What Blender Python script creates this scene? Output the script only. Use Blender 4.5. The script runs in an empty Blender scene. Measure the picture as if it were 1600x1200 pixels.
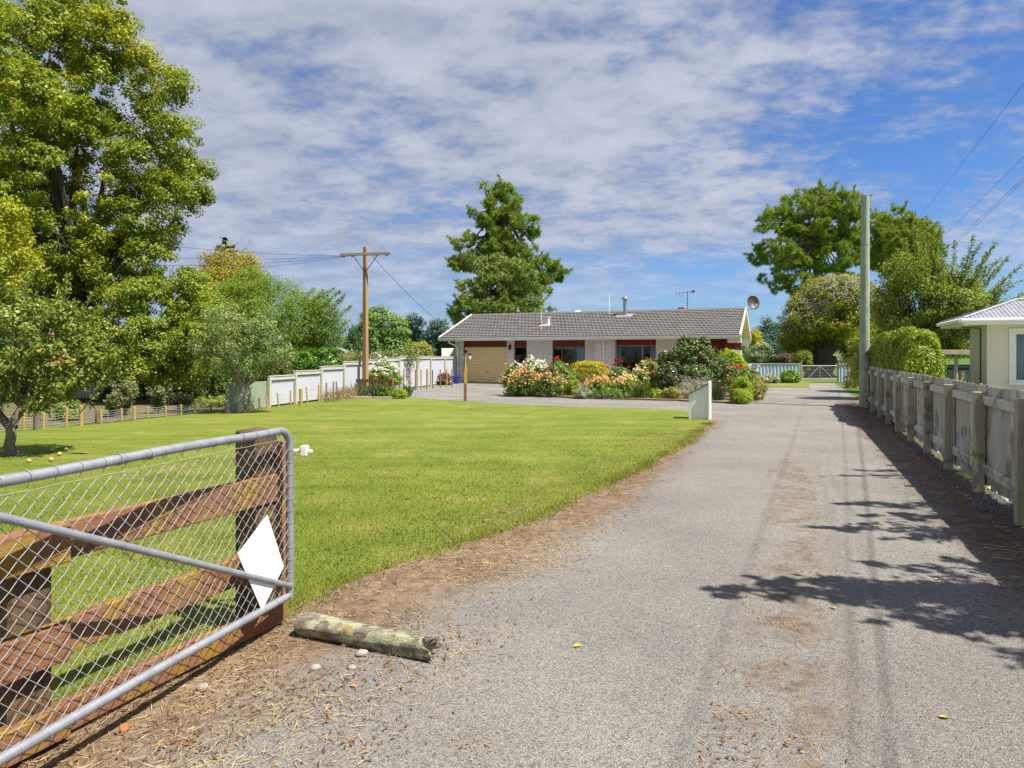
import bpy, math, random
import numpy as np
from mathutils import Vector, Matrix

# ------------------------------------------------------------------ camera, sky, sun, exposure
scene = bpy.context.scene
COL = scene.collection
FOC, CX, HZ, CAMH = 1067.0, 800.0, 553.0, 1.6      # focal length and horizon of the 1600x1200 photograph
cam_data = bpy.data.cameras.new('camera')
cam = bpy.data.objects.new('camera', cam_data)
COL.objects.link(cam)
cam.location = (0, 0, CAMH)
cam.rotation_euler = (math.radians(90), 0, 0)
cam_data.sensor_width = 36.0
cam_data.lens = 36.0 * FOC / 1600.0
cam_data.shift_y = -(600 - HZ) / 1600.0
cam_data.clip_start = 0.05
cam_data.clip_end = 20000
scene.camera = cam
scene.view_settings.view_transform = 'Standard'
scene.view_settings.look = 'None'
scene.view_settings.exposure = 1.40
scene.view_settings.gamma = 1
scene.cycles.use_denoising = True
scene.cycles.denoiser = 'OPENIMAGEDENOISE'
scene.cycles.denoising_input_passes = 'RGB_ALBEDO_NORMAL'
scene.cycles.denoising_prefilter = 'ACCURATE'
scene.cycles.max_bounces = 8
scene.cycles.diffuse_bounces = 3
scene.cycles.transparent_max_bounces = 16

SUN_EL = math.radians(59)
SUN_H = Vector((0.879, -0.478, 0)).normalized()
SUN = Vector((SUN_H.x * math.cos(SUN_EL), SUN_H.y * math.cos(SUN_EL), math.sin(SUN_EL)))
sd = bpy.data.lights.new('sun', 'SUN')
sd.energy = 3.8
sd.angle = math.radians(0.53)
sd.color = (1.0, 0.94, 0.84)
so = bpy.data.objects.new('sun', sd)
so.rotation_euler = (-SUN).to_track_quat('-Z', 'Y').to_euler()
so.location = SUN * 40
COL.objects.link(so)

world = bpy.data.worlds.new('World')
scene.world = world
world.use_nodes = True


class NT:
    """thin wrapper for building node trees"""
    def __init__(s, tree):
        s.t = tree
        s.n = tree.nodes
        s.l = tree.links

    def node(s, typ, ins=None, **props):
        nd = s.n.new(typ)
        for k, v in props.items():
            setattr(nd, k, v)
        for k, v in (ins or {}).items():
            s.put(nd.inputs[k], v)
        return nd

    def put(s, sock, v):
        if isinstance(v, bpy.types.NodeSocket):
            s.l.new(v, sock)
        elif isinstance(v, bpy.types.Node):
            s.l.new(v.outputs[0], sock)
        else:
            if sock.type == 'RGBA' and len(v) == 3:
                v = (*v, 1)
            sock.default_value = v

    def math(s, op, a, b=0.0, c=0.0, clamp=False):
        nd = s.n.new('ShaderNodeMath')
        nd.operation = op
        nd.use_clamp = clamp
        for i, v in enumerate((a, b, c)):
            s.put(nd.inputs[i], v)
        return nd.outputs[0]

    def vmath(s, op, a, b=(0, 0, 0)):
        nd = s.n.new('ShaderNodeVectorMath')
        nd.operation = op
        s.put(nd.inputs[0], a)
        s.put(nd.inputs[1], b)
        return nd.outputs['Value'] if op == 'DOT_PRODUCT' else nd.outputs[0]

    def mix(s, f, a, b, blend='MIX'):
        nd = s.n.new('ShaderNodeMix')
        nd.data_type = 'RGBA'
        nd.blend_type = blend
        s.put(nd.inputs[0], f)
        s.put(nd.inputs[6], a)
        s.put(nd.inputs[7], b)
        return nd.outputs[2]

    def smooth(s, x, lo, hi, a=0.0, b=1.0):
        nd = s.n.new('ShaderNodeMapRange')
        nd.interpolation_type = 'SMOOTHSTEP'
        nd.clamp = True
        for i, v in enumerate((x, lo, hi, a, b)):
            s.put(nd.inputs[i], v)
        return nd.outputs[0]

    def noise(s, vec, scale, detail=4, rough=0.55, dist=0.0):
        nd = s.node('ShaderNodeTexNoise', {'Vector': vec, 'Scale': scale, 'Detail': detail, 'Roughness': rough, 'Distortion': dist})
        return nd.outputs['Fac']

    def ramp(s, f, stops):
        nd = s.n.new('ShaderNodeValToRGB')
        el = nd.color_ramp.elements
        while len(el) > 1:
            el.remove(el[-1])
        el[0].position = stops[0][0]
        el[0].color = (*stops[0][1], 1)
        for p, c in stops[1:]:
            e = el.new(p)
            e.color = (*c, 1)
        s.put(nd.inputs[0], f)
        return nd.outputs[0]


def build_world():
    w = NT(world.node_tree)
    w.n.clear()
    sky = w.node('ShaderNodeTexSky', sky_type='NISHITA', sun_disc=False)
    sky.sun_elevation = SUN_EL
    sky.sun_rotation = math.atan2(SUN_H.x, SUN_H.y)
    sky.altitude = 50
    sky.air_density = 1.0
    sky.dust_density = 0.4
    sky.ozone_density = 2.5
    tc = w.node('ShaderNodeTexCoord').outputs['Generated']
    sep = w.node('ShaderNodeSeparateXYZ', {0: tc})
    x, y, z = sep.outputs
    zz = w.math('ADD', w.math('MAXIMUM', z, 0.0), 0.20)
    px = w.math('DIVIDE', x, zz)
    py = w.math('DIVIDE', y, zz)
    p = w.node('ShaderNodeCombineXYZ', {0: px, 1: py, 2: 0.0}).outputs[0]
    rot = w.node('ShaderNodeMapping', {'Vector': p, 'Rotation': (0, 0, math.radians(16)), 'Scale': (0.75, 0.95, 1), 'Location': (1.3, 0.4, 0)}).outputs[0]
    n1 = w.noise(rot, 1.5, 4, 0.5, 0.0)                       # large sheets
    rip = w.node('ShaderNodeMapping', {'Vector': p, 'Rotation': (0, 0, math.radians(20)), 'Scale': (0.8, 1.0, 1)}).outputs[0]
    n2 = w.noise(rip, 6.0, 5, 0.58, 0.1)                      # banks
    n3 = w.noise(rip, 24.0, 5, 0.6, 0.05)                       # mottling
    m = w.math('ADD', w.math('MULTIPLY', n1, 0.58), w.math('MULTIPLY', n2, 0.30))
    m = w.math('ADD', m, w.math('MULTIPLY', n3, 0.20))
    # more cloud towards the west (left), opening towards the east
    az = w.math('DIVIDE', x, w.math('ADD', w.math('ABSOLUTE', y), 0.2))
    bias = w.math('ADD', w.smooth(az, -0.40, 0.60, 0.125, 0.03), w.math('MULTIPLY', w.smooth(az, 0.15, 0.5), w.smooth(z, 0.22, 0.42, 0.0, -0.02)))
    low = w.smooth(z, 0.03, 0.20, -0.09, 0.0)
    east = w.smooth(az, -0.25, 0.15)
    m = w.math('ADD', w.math('ADD', m, bias), w.math('MULTIPLY', low, east))
    mask = w.smooth(m, 0.435, 0.665)
    mask = w.math('MULTIPLY', mask, 0.94)
    # towards the horizon the banks run together into an even veil, thinner in the east
    veil = w.smooth(az, -0.25, 0.35, 0.62, 0.22)
    lowf = w.smooth(z, 0.04, 0.20, 0.80, 0.0)
    mask = w.math('ADD', w.math('MULTIPLY', mask, w.math('SUBTRACT', 1.0, lowf)), w.math('MULTIPLY', veil, lowf))
    shade = w.smooth(w.math('ADD', w.math('MULTIPLY', n2, 0.7), w.math('MULTIPLY', n1, 0.5)), 0.4, 0.8)
    cloud = w.mix(shade, CLOUD_A, CLOUD_B)
    skyc = w.mix(1.0, sky.outputs[0], SKY_TINT, 'MULTIPLY')
    col = w.mix(mask, skyc, cloud)
    bg = w.node('ShaderNodeBackground', {'Color': col, 'Strength': 0.082})
    out = w.node('ShaderNodeOutputWorld', {'Surface': bg.outputs[0]})


CLOUD_A = (1.45, 1.66, 2.2)
CLOUD_B = (2.75, 2.9, 3.4)
SKY_TINT = (0.29, 0.44, 0.66)
build_world()

# ------------------------------------------------------------------ geometry helpers
RNG = np.random.default_rng(7)
random.seed(5)


def at(px, py, Y):
    """the point of the place seen at photo pixel px,py at Y metres in front of the camera"""
    return Vector(((px - CX) / FOC * Y, Y, CAMH - (py - HZ) / FOC * Y))


def G(px, py):
    """the ground point seen at photo pixel px,py"""
    Y = FOC * CAMH / (py - HZ)
    return Vector(((px - CX) / FOC * Y, Y, 0))


DU = Vector((0.9239, -0.3827, 0))     # across the drive
DV = Vector((0.3827, 0.9239, 0))      # along the drive


def uv_to(u, v, z=0.0):
    return DU * u + DV * v + Vector((0, 0, z))


def unit(a):
    return a / (np.linalg.norm(a, axis=-1, keepdims=True) + 1e-9)


def link(name, me, mat, parent):
    o = bpy.data.objects.new(name, me)
    COL.objects.link(o)
    if mat is not None:
        me.materials.append(mat)
    if parent is not None:
        o.parent = parent
    return o


def mesh_np(name, V, nper, mat, parent=None, world=True, smooth=False):
    """V: (N*nper,3) vertices of N separate faces"""
    V = np.asarray(V, dtype=np.float32).reshape(-1, 3)
    if parent is not None and world:
        V = V - np.array(root_of(parent).location[:], dtype=np.float32)
    nv = len(V)
    nf = nv // nper
    me = bpy.data.meshes.new(name)
    me.vertices.add(nv)
    me.vertices.foreach_set('co', V.ravel())
    me.loops.add(nv)
    me.loops.foreach_set('vertex_index', np.arange(nv, dtype=np.int32))
    me.polygons.add(nf)
    me.polygons.foreach_set('loop_start', np.arange(0, nv, nper, dtype=np.int32))
    me.update(calc_edges=True)
    return link(name, me, mat, parent)


class MB:
    def __init__(s):
        s.v = []
        s.f = []

    def add(s, vs, fs):
        b = len(s.v)
        s.v += [tuple(p) for p in vs]
        s.f += [tuple(i + b for i in f) for f in fs]
        return s

    def hexa(s, c):
        return s.add(c, [(0, 3, 2, 1), (4, 5, 6, 7), (0, 1, 5, 4), (1, 2, 6, 5), (2, 3, 7, 6), (3, 0, 4, 7)])

    def box(s, c, size, ax=None):
        c = Vector(c)
        ax = ax or (Vector((1, 0, 0)), Vector((0, 1, 0)), Vector((0, 0, 1)))
        a, b, d = (Vector(ax[i]) * (size[i] / 2) for i in range(3))
        return s.hexa([c - a - b - d, c + a - b - d, c + a + b - d, c - a + b - d, c - a - b + d, c + a - b + d, c + a + b + d, c - a + b + d])

    def box2(s, lo, hi):
        lo, hi = Vector(lo), Vector(hi)
        return s.box((lo + hi) / 2, hi - lo)

    def prism(s, poly, ext):
        n = len(poly)
        poly = [Vector(p) for p in poly]
        ext = Vector(ext)
        vs = poly + [p + ext for p in poly]
        fs = [tuple(range(n))[::-1], tuple(range(n, 2 * n))]
        for i in range(n):
            j = (i + 1) % n
            fs.append((i, j, n + j, n + i))
        return s.add(vs, fs)

    def tube(s, pts, r, n=8, caps=True):
        pts = [Vector(p) for p in pts]
        k = len(pts)
        rs = r if hasattr(r, '__len__') else [r] * k
        vs, fs = [], []
        ref = None
        for i, p in enumerate(pts):
            t = (pts[min(i + 1, k - 1)] - pts[max(i - 1, 0)])
            if t.length < 1e-9:
                t = Vector((0, 0, 1))
            t.normalize()
            if ref is None:
                ref = Vector((0, 0, 1)) if abs(t.z) < 0.9 else Vector((1, 0, 0))
            a = t.cross(ref)
            if a.length < 1e-6:
                a = t.cross(Vector((0, 1, 0)))
            a.normalize()
            b = a.cross(t)
            ref = b.copy()
            ref = b
            for j in range(n):
                q = 2 * math.pi * j / n
                vs.append(p + (a * math.cos(q) + b * math.sin(q)) * rs[i])
        for i in range(k - 1):
            for j in range(n):
                j2 = (j + 1) % n
                fs.append((i * n + j, i * n + j2, (i + 1) * n + j2, (i + 1) * n + j))
        if caps:
            fs.append(tuple(range(n))[::-1])
            fs.append(tuple((k - 1) * n + j for j in range(n)))
        return s.add(vs, fs)

    def lathe(s, prof, c, n=16, ax=None):
        """prof: (radius, height) from bottom up"""
        c = Vector(c)
        ax = ax or (Vector((1, 0, 0)), Vector((0, 1, 0)), Vector((0, 0, 1)))
        vs, fs = [], []
        for r, h in prof:
            for j in range(n):
                q = 2 * math.pi * j / n
                vs.append(c + ax[0] * (r * math.cos(q)) + ax[1] * (r * math.sin(q)) + ax[2] * h)
        for i in range(len(prof) - 1):
            for j in range(n):
                j2 = (j + 1) % n
                fs.append((i * n + j, i * n + j2, (i + 1) * n + j2, (i + 1) * n + j))
        fs.append(tuple(range(n))[::-1])
        fs.append(tuple((len(prof) - 1) * n + j for j in range(n)))
        return s.add(vs, fs)

    def ball(s, c, r, n=8, m=6, jit=0.0):
        rr = r if hasattr(r, '__len__') else (r, r, r)
        c = Vector(c)
        vs = [c + Vector((0, 0, -rr[2]))]
        for i in range(1, m):
            ph = -math.pi / 2 + math.pi * i / m
            for j in range(n):
                q = 2 * math.pi * j / n
                k = 1 + random.uniform(-jit, jit)
                vs.append(c + Vector((rr[0] * math.cos(ph) * math.cos(q) * k, rr[1] * math.cos(ph) * math.sin(q) * k, rr[2] * math.sin(ph) * k)))
        vs.append(c + Vector((0, 0, rr[2])))
        fs = []
        for j in range(n):
            fs.append((0, 1 + (j + 1) % n, 1 + j))
        for i in range(m - 2):
            for j in range(n):
                a, b = 1 + i * n + j, 1 + i * n + (j + 1) % n
                fs.append((a, b, b + n, a + n))
        L = len(vs) - 1
        for j in range(n):
            fs.append((L, 1 + (m - 2) * n + j, 1 + (m - 2) * n + (j + 1) % n))
        return s.add(vs, fs)

    def build(s, name, mat, parent=None, world=True, smooth=False, bevel=0.0):
        off = Vector(root_of(parent).location) if (parent is not None and world) else Vector((0, 0, 0))
        me = bpy.data.meshes.new(name)
        me.from_pydata([(p[0] - off.x, p[1] - off.y, p[2] - off.z) for p in s.v], [], s.f)
        me.validate()
        me.update()
        if smooth:
            me.polygons.foreach_set('use_smooth', [True] * len(me.polygons))
            try:
                me.set_sharp_from_angle(angle=math.radians(50))
            except Exception:
                pass
        o = link(name, me, mat, parent)
        if bevel:
            b = o.modifiers.new('bevel', 'BEVEL')
            b.width = bevel
            b.segments = 1
            b.limit_method = 'ANGLE'
            b.angle_limit = math.radians(40)
        return o


def root_of(o):
    while o.parent is not None:
        o = o.parent
    return o


def tag(o, label=None, cat=None, group=None, kind=None):
    if label:
        o['label'] = label
    if cat:
        o['category'] = cat
    if group:
        o['group'] = group
    if kind:
        o['kind'] = kind
    return o


def thing(name, label, cat, loc, rotz=0.0, group=None):
    o = bpy.data.objects.new(name, None)
    COL.objects.link(o)
    o.empty_display_size = 0.2
    o.location = loc
    o.rotation_euler = (0, 0, rotz)
    return tag(o, label, cat, group)


# ------------------------------------------------------------------ materials
def new_mat(name):
    m = bpy.data.materials.new(name)
    m.use_nodes = True
    nt = NT(m.node_tree)
    nt.n.clear()
    out = nt.node('ShaderNodeOutputMaterial')
    return m, nt, out


def finish(nt, out, col, rough=0.7, metal=0.0, bump=None, bump_d=0.01, spec=0.4, strength=1.0):
    ins = {'Base Color': col, 'Roughness': rough, 'Metallic': metal, 'Specular IOR Level': spec}
    if bump is not None:
        b = nt.node('ShaderNodeBump', {'Height': bump, 'Distance': bump_d, 'Strength': strength})
        ins['Normal'] = b.outputs[0]
    p = nt.node('ShaderNodeBsdfPrincipled', ins)
    nt.l.new(p.outputs[0], out.inputs['Surface'])
    return p


def obj_co(nt):
    return nt.node('ShaderNodeTexCoord').outputs['Object']


def m_plain(name, col, col2=None, scale=6.0, rough=0.6, metal=0.0, bump=0.0, detail=5, spec=0.4, stretch=(1, 1, 1), lo=0.35, hi=0.65):
    m, nt, out = new_mat(name)
    co = nt.node('ShaderNodeMapping', {'Vector': obj_co(nt), 'Scale': stretch}).outputs[0]
    n = nt.noise(co, scale, detail)
    c2 = col2 or tuple(c * 0.8 for c in col)
    c = nt.mix(nt.smooth(n, lo, hi), col, c2)
    n2 = nt.noise(co, scale * 9, 3)
    c = nt.mix(0.25, c, nt.mix(n2, tuple(x * 0.6 for x in col), tuple(min(1, x * 1.35) for x in col)))
    finish(nt, out, c, rough, metal, n2 if bump else None, bump or 0.01, spec)
    return m


LEAF_GAIN = {k + '_leaf': 2.35 for k in 'broadleaf golden hawthorn shade_bush golden_conifer willow citrus silver apple tea_tree cherry hedge side_bush dark_tree mid_tree blue_conifer leggy dull low_bush lime lime2 grey_bush yellow_bush pale_far'.split()}


LEAF_GAIN.update({'golden_leaf': 1.6, 'golden_conifer_leaf': 1.6, 'apple_leaf': 1.4, 'leggy_leaf': 1.0, 'cherry_leaf': 2.1, 'lime2_leaf': 1.2, 'silver_leaf': 2.0, 'tea_tree_leaf': 1.95, 'citrus_leaf': 1.5, 'willow_leaf': 1.75, 'hedge_leaf': 1.85, 'shade_bush_leaf': 1.5})


def m_leaf(name, a, b, c=None, trans=0.35, rough=0.5, spec=0.35, clump=0.5, scale=0.9, gain=1.0):
    """leaves: colour differs leaf by leaf and from spray to spray"""
    m, nt, out = new_mat(name)
    geo = nt.node('ShaderNodeNewGeometry')
    rnd = geo.outputs['Random Per Island']
    n = nt.noise(obj_co(nt), scale, 3)
    f = nt.math('ADD', nt.math('MULTIPLY', rnd, 1 - clump), nt.math('MULTIPLY', nt.smooth(n, 0.3, 0.7), clump))
    gain *= LEAF_GAIN.get(name, 1.0)
    a, b = tuple(x * gain for x in a), tuple(x * gain for x in b)
    c = tuple(x * gain for x in c) if c else None
    spec *= 0.6
    stops = [(0.0, a), (1.0, b)] if c is None else [(0.0, a), (0.6, b), (1.0, c)]
    col = nt.ramp(f, stops)
    p = nt.node('ShaderNodeBsdfPrincipled', {'Base Color': col, 'Roughness': rough, 'Specular IOR Level': spec})
    tcol = nt.mix(1.0, col, (1.30, 1.22, 0.45), 'MULTIPLY')
    t = nt.node('ShaderNodeBsdfTranslucent', {'Color': tcol})
    mx = nt.node('ShaderNodeMixShader', {0: trans, 1: p.outputs[0], 2: t.outputs[0]})
    nt.l.new(mx.outputs[0], out.inputs['Surface'])
    return m


def m_wood(name, a, b, rough=0.75, stretch=(1, 1, 0.12), scale=14.0, lich=None, lich_amt=0.5, lich_scale=5.0, bump=0.004, rotz=0.0):
    m, nt, out = new_mat(name)
    oc = obj_co(nt)
    if rotz:
        oc = nt.node('ShaderNodeMapping', {'Vector': oc, 'Rotation': (0, 0, rotz)}).outputs[0]
    co = nt.node('ShaderNodeMapping', {'Vector': oc, 'Scale': stretch}).outputs[0]
    n = nt.noise(co, scale, 6, 0.65)
    g = nt.noise(co, scale * 5, 4, 0.6)
    rnd = nt.node('ShaderNodeNewGeometry').outputs['Random Per Island']
    col = nt.mix(nt.smooth(n, 0.3, 0.7), a, b)
    col = nt.mix(0.35, col, nt.mix(g, tuple(x * 0.45 for x in a), tuple(min(1, x * 1.3) for x in b)))
    col = nt.mix(1.0, col, nt.mix(rnd, (0.72, 0.72, 0.72), (1.18, 1.17, 1.15)), 'MULTIPLY')
    if lich:
        l = nt.noise(oc, lich_scale, 7, 0.7)
        col = nt.mix(nt.smooth(l, 1 - lich_amt - 0.06, 1 - lich_amt + 0.06), col, lich)
    finish(nt, out, col, rough, 0, g, bump, 0.25)
    return m


def m_metal(name, col=(0.5, 0.52, 0.55), rough=0.45, metal=0.7, scale=12.0):
    m, nt, out = new_mat(name)
    n = nt.noise(obj_co(nt), scale, 6, 0.65)
    c = nt.mix(nt.smooth(n, 0.3, 0.7), col, tuple(x * 0.68 for x in col))
    r = nt.math('ADD', nt.math('MULTIPLY', n, 0.3), rough - 0.12)
    finish(nt, out, c, r, metal, n, 0.0008)
    return m

# ------------------------------------------------------------------ ground, drive, lawn
def jitter_line(pts, step, amp, seed):
    """resample a polyline and wobble it sideways"""
    r = np.random.default_rng(seed)
    out = []
    ph = r.uniform(0, 6.28, 6)
    fr = np.array([0.35, 0.9, 2.1, 4.3, 9.0, 17.0])
    am = np.array([1.0, 0.8, 0.7, 0.5, 0.4, 0.3]) * amp
    s = 0.0
    for a, b in zip(pts[:-1], pts[1:]):
        a, b = Vector(a), Vector(b)
        d = b - a
        n = max(1, int(d.length / step))
        t = d.normalized()
        nrm = Vector((-t.y, t.x, 0))
        for i in range(n):
            q = a + d * (i / n)
            w = float((np.sin(fr * (s + d.length * i / n) * 2 + ph) * am).sum()) * 0.5
            out.append(q + nrm * w)
        s += d.length
    out.append(Vector(pts[-1]))
    return out


def sheet(name, poly, z, mat):
    import bmesh
    bm = bmesh.new()
    vs = [bm.verts.new((p[0], p[1], z)) for p in poly]
    f = bm.faces.new(vs)
    bmesh.ops.triangulate(bm, faces=[f])
    bm.normal_update()
    for f in bm.faces:
        if f.normal.z < 0:
            f.normal_flip()
    me = bpy.data.meshes.new(name)
    bm.to_mesh(me)
    bm.free()
    o = link(name, me, mat, None)
    o['kind'] = 'structure'
    return o


def m_grass(name, far=False):
    m, nt, out = new_mat(name)
    co = obj_co(nt)
    big = nt.noise(co, 0.22, 4, 0.6)
    mid = nt.noise(co, 1.5, 5, 0.65)
    st = nt.node('ShaderNodeMapping', {'Vector': co, 'Rotation': (0, 0, math.radians(-20)), 'Scale': (0.16, 1.4, 1)}).outputs[0]
    mow = nt.noise(st, 1.5, 3, 0.5)
    fine = nt.noise(co, 28, 5, 0.7)
    f = nt.math('ADD', nt.math('ADD', nt.math('MULTIPLY', big, 0.35), nt.math('MULTIPLY', mid, 0.3)), nt.math('MULTIPLY', mow, 0.35))
    if far:
        col = nt.ramp(f, [(0.35, (0.045, 0.10, 0.012)), (0.65, (0.10, 0.15, 0.022))])
    else:
        col = nt.ramp(f, [(0.34, (0.085, 0.125, 0.015)), (0.47, (0.135, 0.172, 0.022)), (0.56, (0.172, 0.202, 0.032)), (0.68, (0.22, 0.23, 0.055))])
        dry = nt.smooth(nt.noise(co, 0.9, 5, 0.7), 0.52, 0.70)
        col = nt.mix(nt.math('MULTIPLY', dry, 0.45), col, (0.30, 0.25, 0.10))
    col = nt.mix(0.55, col, nt.mix(1.0, col, nt.mix(fine, (0.45, 0.5, 0.4), (1.45, 1.4, 1.4)), 'MULTIPLY'))
    finish(nt, out, col, 0.8, 0, fine, 0.03, 0.15)
    return m


def m_drive():
    m, nt, out = new_mat('chipseal')
    co = obj_co(nt)
    u = nt.vmath('DOT_PRODUCT', co, tuple(DU))
    v = nt.vmath('DOT_PRODUCT', co, tuple(DV))
    uv = nt.node('ShaderNodeCombineXYZ', {0: u, 1: v, 2: 0.0}).outputs[0]
    vor = nt.node('ShaderNodeTexVoronoi', {'Vector': co, 'Scale': 150.0})
    vs = nt.node('ShaderNodeSeparateColor', {0: vor.outputs['Color']})
    stone = nt.ramp(vs.outputs[0], [(0.0, (0.075, 0.075, 0.077)), (0.2, (0.17, 0.168, 0.165)), (0.5, (0.258, 0.252, 0.243)), (0.8, (0.325, 0.308, 0.28)), (1.0, (0.44, 0.39, 0.32))])
    edge = nt.smooth(vor.outputs['Distance'], 0.25, 0.62)
    col = nt.mix(nt.math('MULTIPLY', edge, 0.5), stone, (0.12, 0.112, 0.104))
    big = nt.noise(co, 0.5, 5, 0.6)
    col = nt.mix(1.0, col, nt.mix(nt.smooth(big, 0.3, 0.7), (0.82, 0.81, 0.80), (1.08, 1.07, 1.04)), 'MULTIPLY')
    med = nt.noise(co, 4.0, 6, 0.7)
    col = nt.mix(nt.math('MULTIPLY', nt.smooth(med, 0.52, 0.72), 0.3), col, (0.26, 0.20, 0.135))
    lane = nt.node('ShaderNodeMapping', {'Vector': uv, 'Scale': (1.0, 0.10, 1)}).outputs[0]
    ln = nt.noise(lane, 2.2, 4, 0.6)
    uw = nt.math('ADD', u, nt.math('MULTIPLY', nt.math('SUBTRACT', ln, 0.5), 0.55))
    # worn centre with dirt and dead moss, two thin darker lines beside it
    au = nt.math('ABSOLUTE', nt.math('ADD', uw, 0.02))
    centre = nt.smooth(au, 0.42, 0.06)
    nm = nt.noise(co, 3.1, 7, 0.75)
    nm2 = nt.noise(co, 0.8, 3, 0.6)
    cm = nt.math('MULTIPLY', centre, nt.smooth(nt.math('ADD', nt.math('MULTIPLY', nm, 0.75), nt.math('MULTIPLY', nm2, 0.35)), 0.50, 0.64))
    near = nt.smooth(v, 15.0, 9.0)
    e2c = nt.noise(co, 11.0, 6, 0.75)
    col = nt.mix(nt.math('MULTIPLY', nt.math('MULTIPLY', cm, near), 0.65), col, nt.mix(nt.smooth(e2c, 0.4, 0.6), (0.07, 0.042, 0.026), (0.215, 0.15, 0.095)))
    dark_line = nt.smooth(nt.math('ABSOLUTE', nt.math('SUBTRACT', uw, 0.30)), 0.07, 0.01)
    col = nt.mix(nt.math('MULTIPLY', nt.math('MULTIPLY', dark_line, near), 0.16), col, (0.075, 0.07, 0.066))
    dark_line2 = nt.smooth(nt.math('ABSOLUTE', nt.math('SUBTRACT', uw, 0.46)), 0.05, 0.01)
    col = nt.mix(nt.math('MULTIPLY', nt.math('MULTIPLY', dark_line2, near), 0.2), col, (0.08, 0.076, 0.07))
    # bare soil, straw and needles on the west verge, needles on the east verge
    e1 = nt.noise(co, 1.1, 6, 0.68)
    e2 = nt.noise(co, 9.0, 6, 0.75)
    ed = nt.math('ADD', nt.math('MULTIPLY', nt.math('SUBTRACT', e1, 0.5), 1.5), nt.math('MULTIPLY', nt.math('SUBTRACT', e2, 0.5), 0.9))
    vlim = nt.smooth(v, 19.0, 16.5)
    uu = nt.math('ADD', u, nt.math('MULTIPLY', ed, 0.5))
    west = nt.math('MULTIPLY', nt.smooth(uu, nt.smooth(v, 1.5, 8.0, -2.0, -1.38), nt.smooth(v, 1.5, 8.0, -2.65, -1.85)), vlim)
    east = nt.math('MULTIPLY', nt.smooth(nt.math('SUBTRACT', u, nt.math('MULTIPLY', ed, 0.45)), 1.12, 1.62), nt.smooth(v, 30.0, 22.0))
    soil = nt.ramp(nt.math('ADD', nt.math('MULTIPLY', e2, 0.65), nt.math('MULTIPLY', e1, 0.35)), [(0.34, (0.055, 0.038, 0.025)), (0.45, (0.14, 0.092, 0.055)), (0.54, (0.22, 0.155, 0.093)), (0.66, (0.32, 0.25, 0.165))])
    fi = nt.noise(co, 60.0, 5, 0.75)
    soil = nt.mix(1.0, soil, nt.mix(fi, (0.4, 0.4, 0.4), (1.6, 1.55, 1.5)), 'MULTIPLY')
    needle = nt.mix(nt.smooth(e2, 0.4, 0.62), (0.055, 0.037, 0.027), (0.155, 0.085, 0.05))
    needle = nt.mix(1.0, needle, nt.mix(fi, (0.4, 0.4, 0.4), (1.6, 1.55, 1.5)), 'MULTIPLY')
    col = nt.mix(nt.math('MULTIPLY', west, 0.90), col, soil)
    col = nt.mix(nt.math('MULTIPLY', east, 0.82), col, needle)
    h = nt.math('ADD', nt.math('MULTIPLY', vor.outputs['Distance'], -1.0), nt.math('MULTIPLY', fi, 0.6))
    finish(nt, out, col, 0.85, 0, h, 0.008, 0.25, 0.9)
    return m


M_GRASS = m_grass('lawn_turf')
M_FIELD = m_grass('field_turf', True)
M_DRIVE = m_drive()
M_SOIL = m_plain('garden_soil', (0.16, 0.10, 0.065), (0.24, 0.17, 0.11), 5.0, 0.95, bump=0.03)

R = 4000.0
sheet('ground', [(-R, -300, 0), (R, -300, 0), (R, R, 0), (-R, R, 0)], 0.0, M_FIELD)

# lawn outline (metres)
LAWN_EDGE = [uv_to(-3.0, -2.5), uv_to(-2.95, 2.0), uv_to(-2.93, 3.5), G(560, 905), G(700, 858), G(830, 815), G(905, 782), G(985, 742), G(1030, 717), G(1075, 690), G(1110, 660)]
LAWN_FAR = [G(1108, 651), G(1085, 645), G(1050, 640.5), G(1000, 638), G(900, 636), G(800, 632), G(727, 627.5), G(680, 624), G(640, 621.5)]
LAWN_LEFT = [G(560, 623), G(500, 627), G(420, 636), G(375, 640), G(283, 649), G(158, 663), G(30, 670), G(-200, 690), G(-700, 735), Vector((-9.2, 4.0, 0)), Vector((-6.5, -3.5, 0))]
edge = jitter_line(LAWN_EDGE, 0.04, 0.045, 3)
far = jitter_line(LAWN_FAR, 0.12, 0.025, 4)
LAWN_POLY = edge + far + LAWN_LEFT
sheet('lawn', LAWN_POLY, 0.008, M_GRASS)

# drive: from the road past the house to the field gate, with the turning area before the garage
drive_poly = [uv_to(-3.6, -4.0), uv_to(1.95, -4.0), uv_to(2.05, 6), uv_to(2.1, 20.5), uv_to(2.0, 41.0), G(1263, 598.5), G(1263.5, 605.5), G(1200, 605), G(1178, 598),
              Vector((9.8, 34.5, 0)), Vector((-3.2, 39.8, 0)), G(702, 599), G(668, 601), G(640, 606), G(618, 614), G(600, 624), G(640, 640), G(900, 655), Vector((1.5, 14, 0)), Vector((-2.0, 5.0, 0)), Vector((-3.6, 2.0, 0))]
sheet('driveway', drive_poly, 0.004, M_DRIVE)
strip = sheet('grass_strip', [G(1192, 604.6), G(1263, 605.2), G(1262.5, 599.5), G(1270, 597.2), G(1340, 597.2), G(1345, 594.5), G(1180, 594.5)], 0.014, M_GRASS)

sheet('bounce_paving', [uv_to(2.11, 1.0), uv_to(12.0, 1.0), uv_to(12.0, 14.5), uv_to(3.2, 18.5), uv_to(2.15, 20.5)], 0.006, m_plain('concrete', (0.42, 0.40, 0.37), (0.34, 0.33, 0.30), 1.5, 0.9))  # unseen paving, added to bounce neutral light onto the bungalow wall

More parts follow.
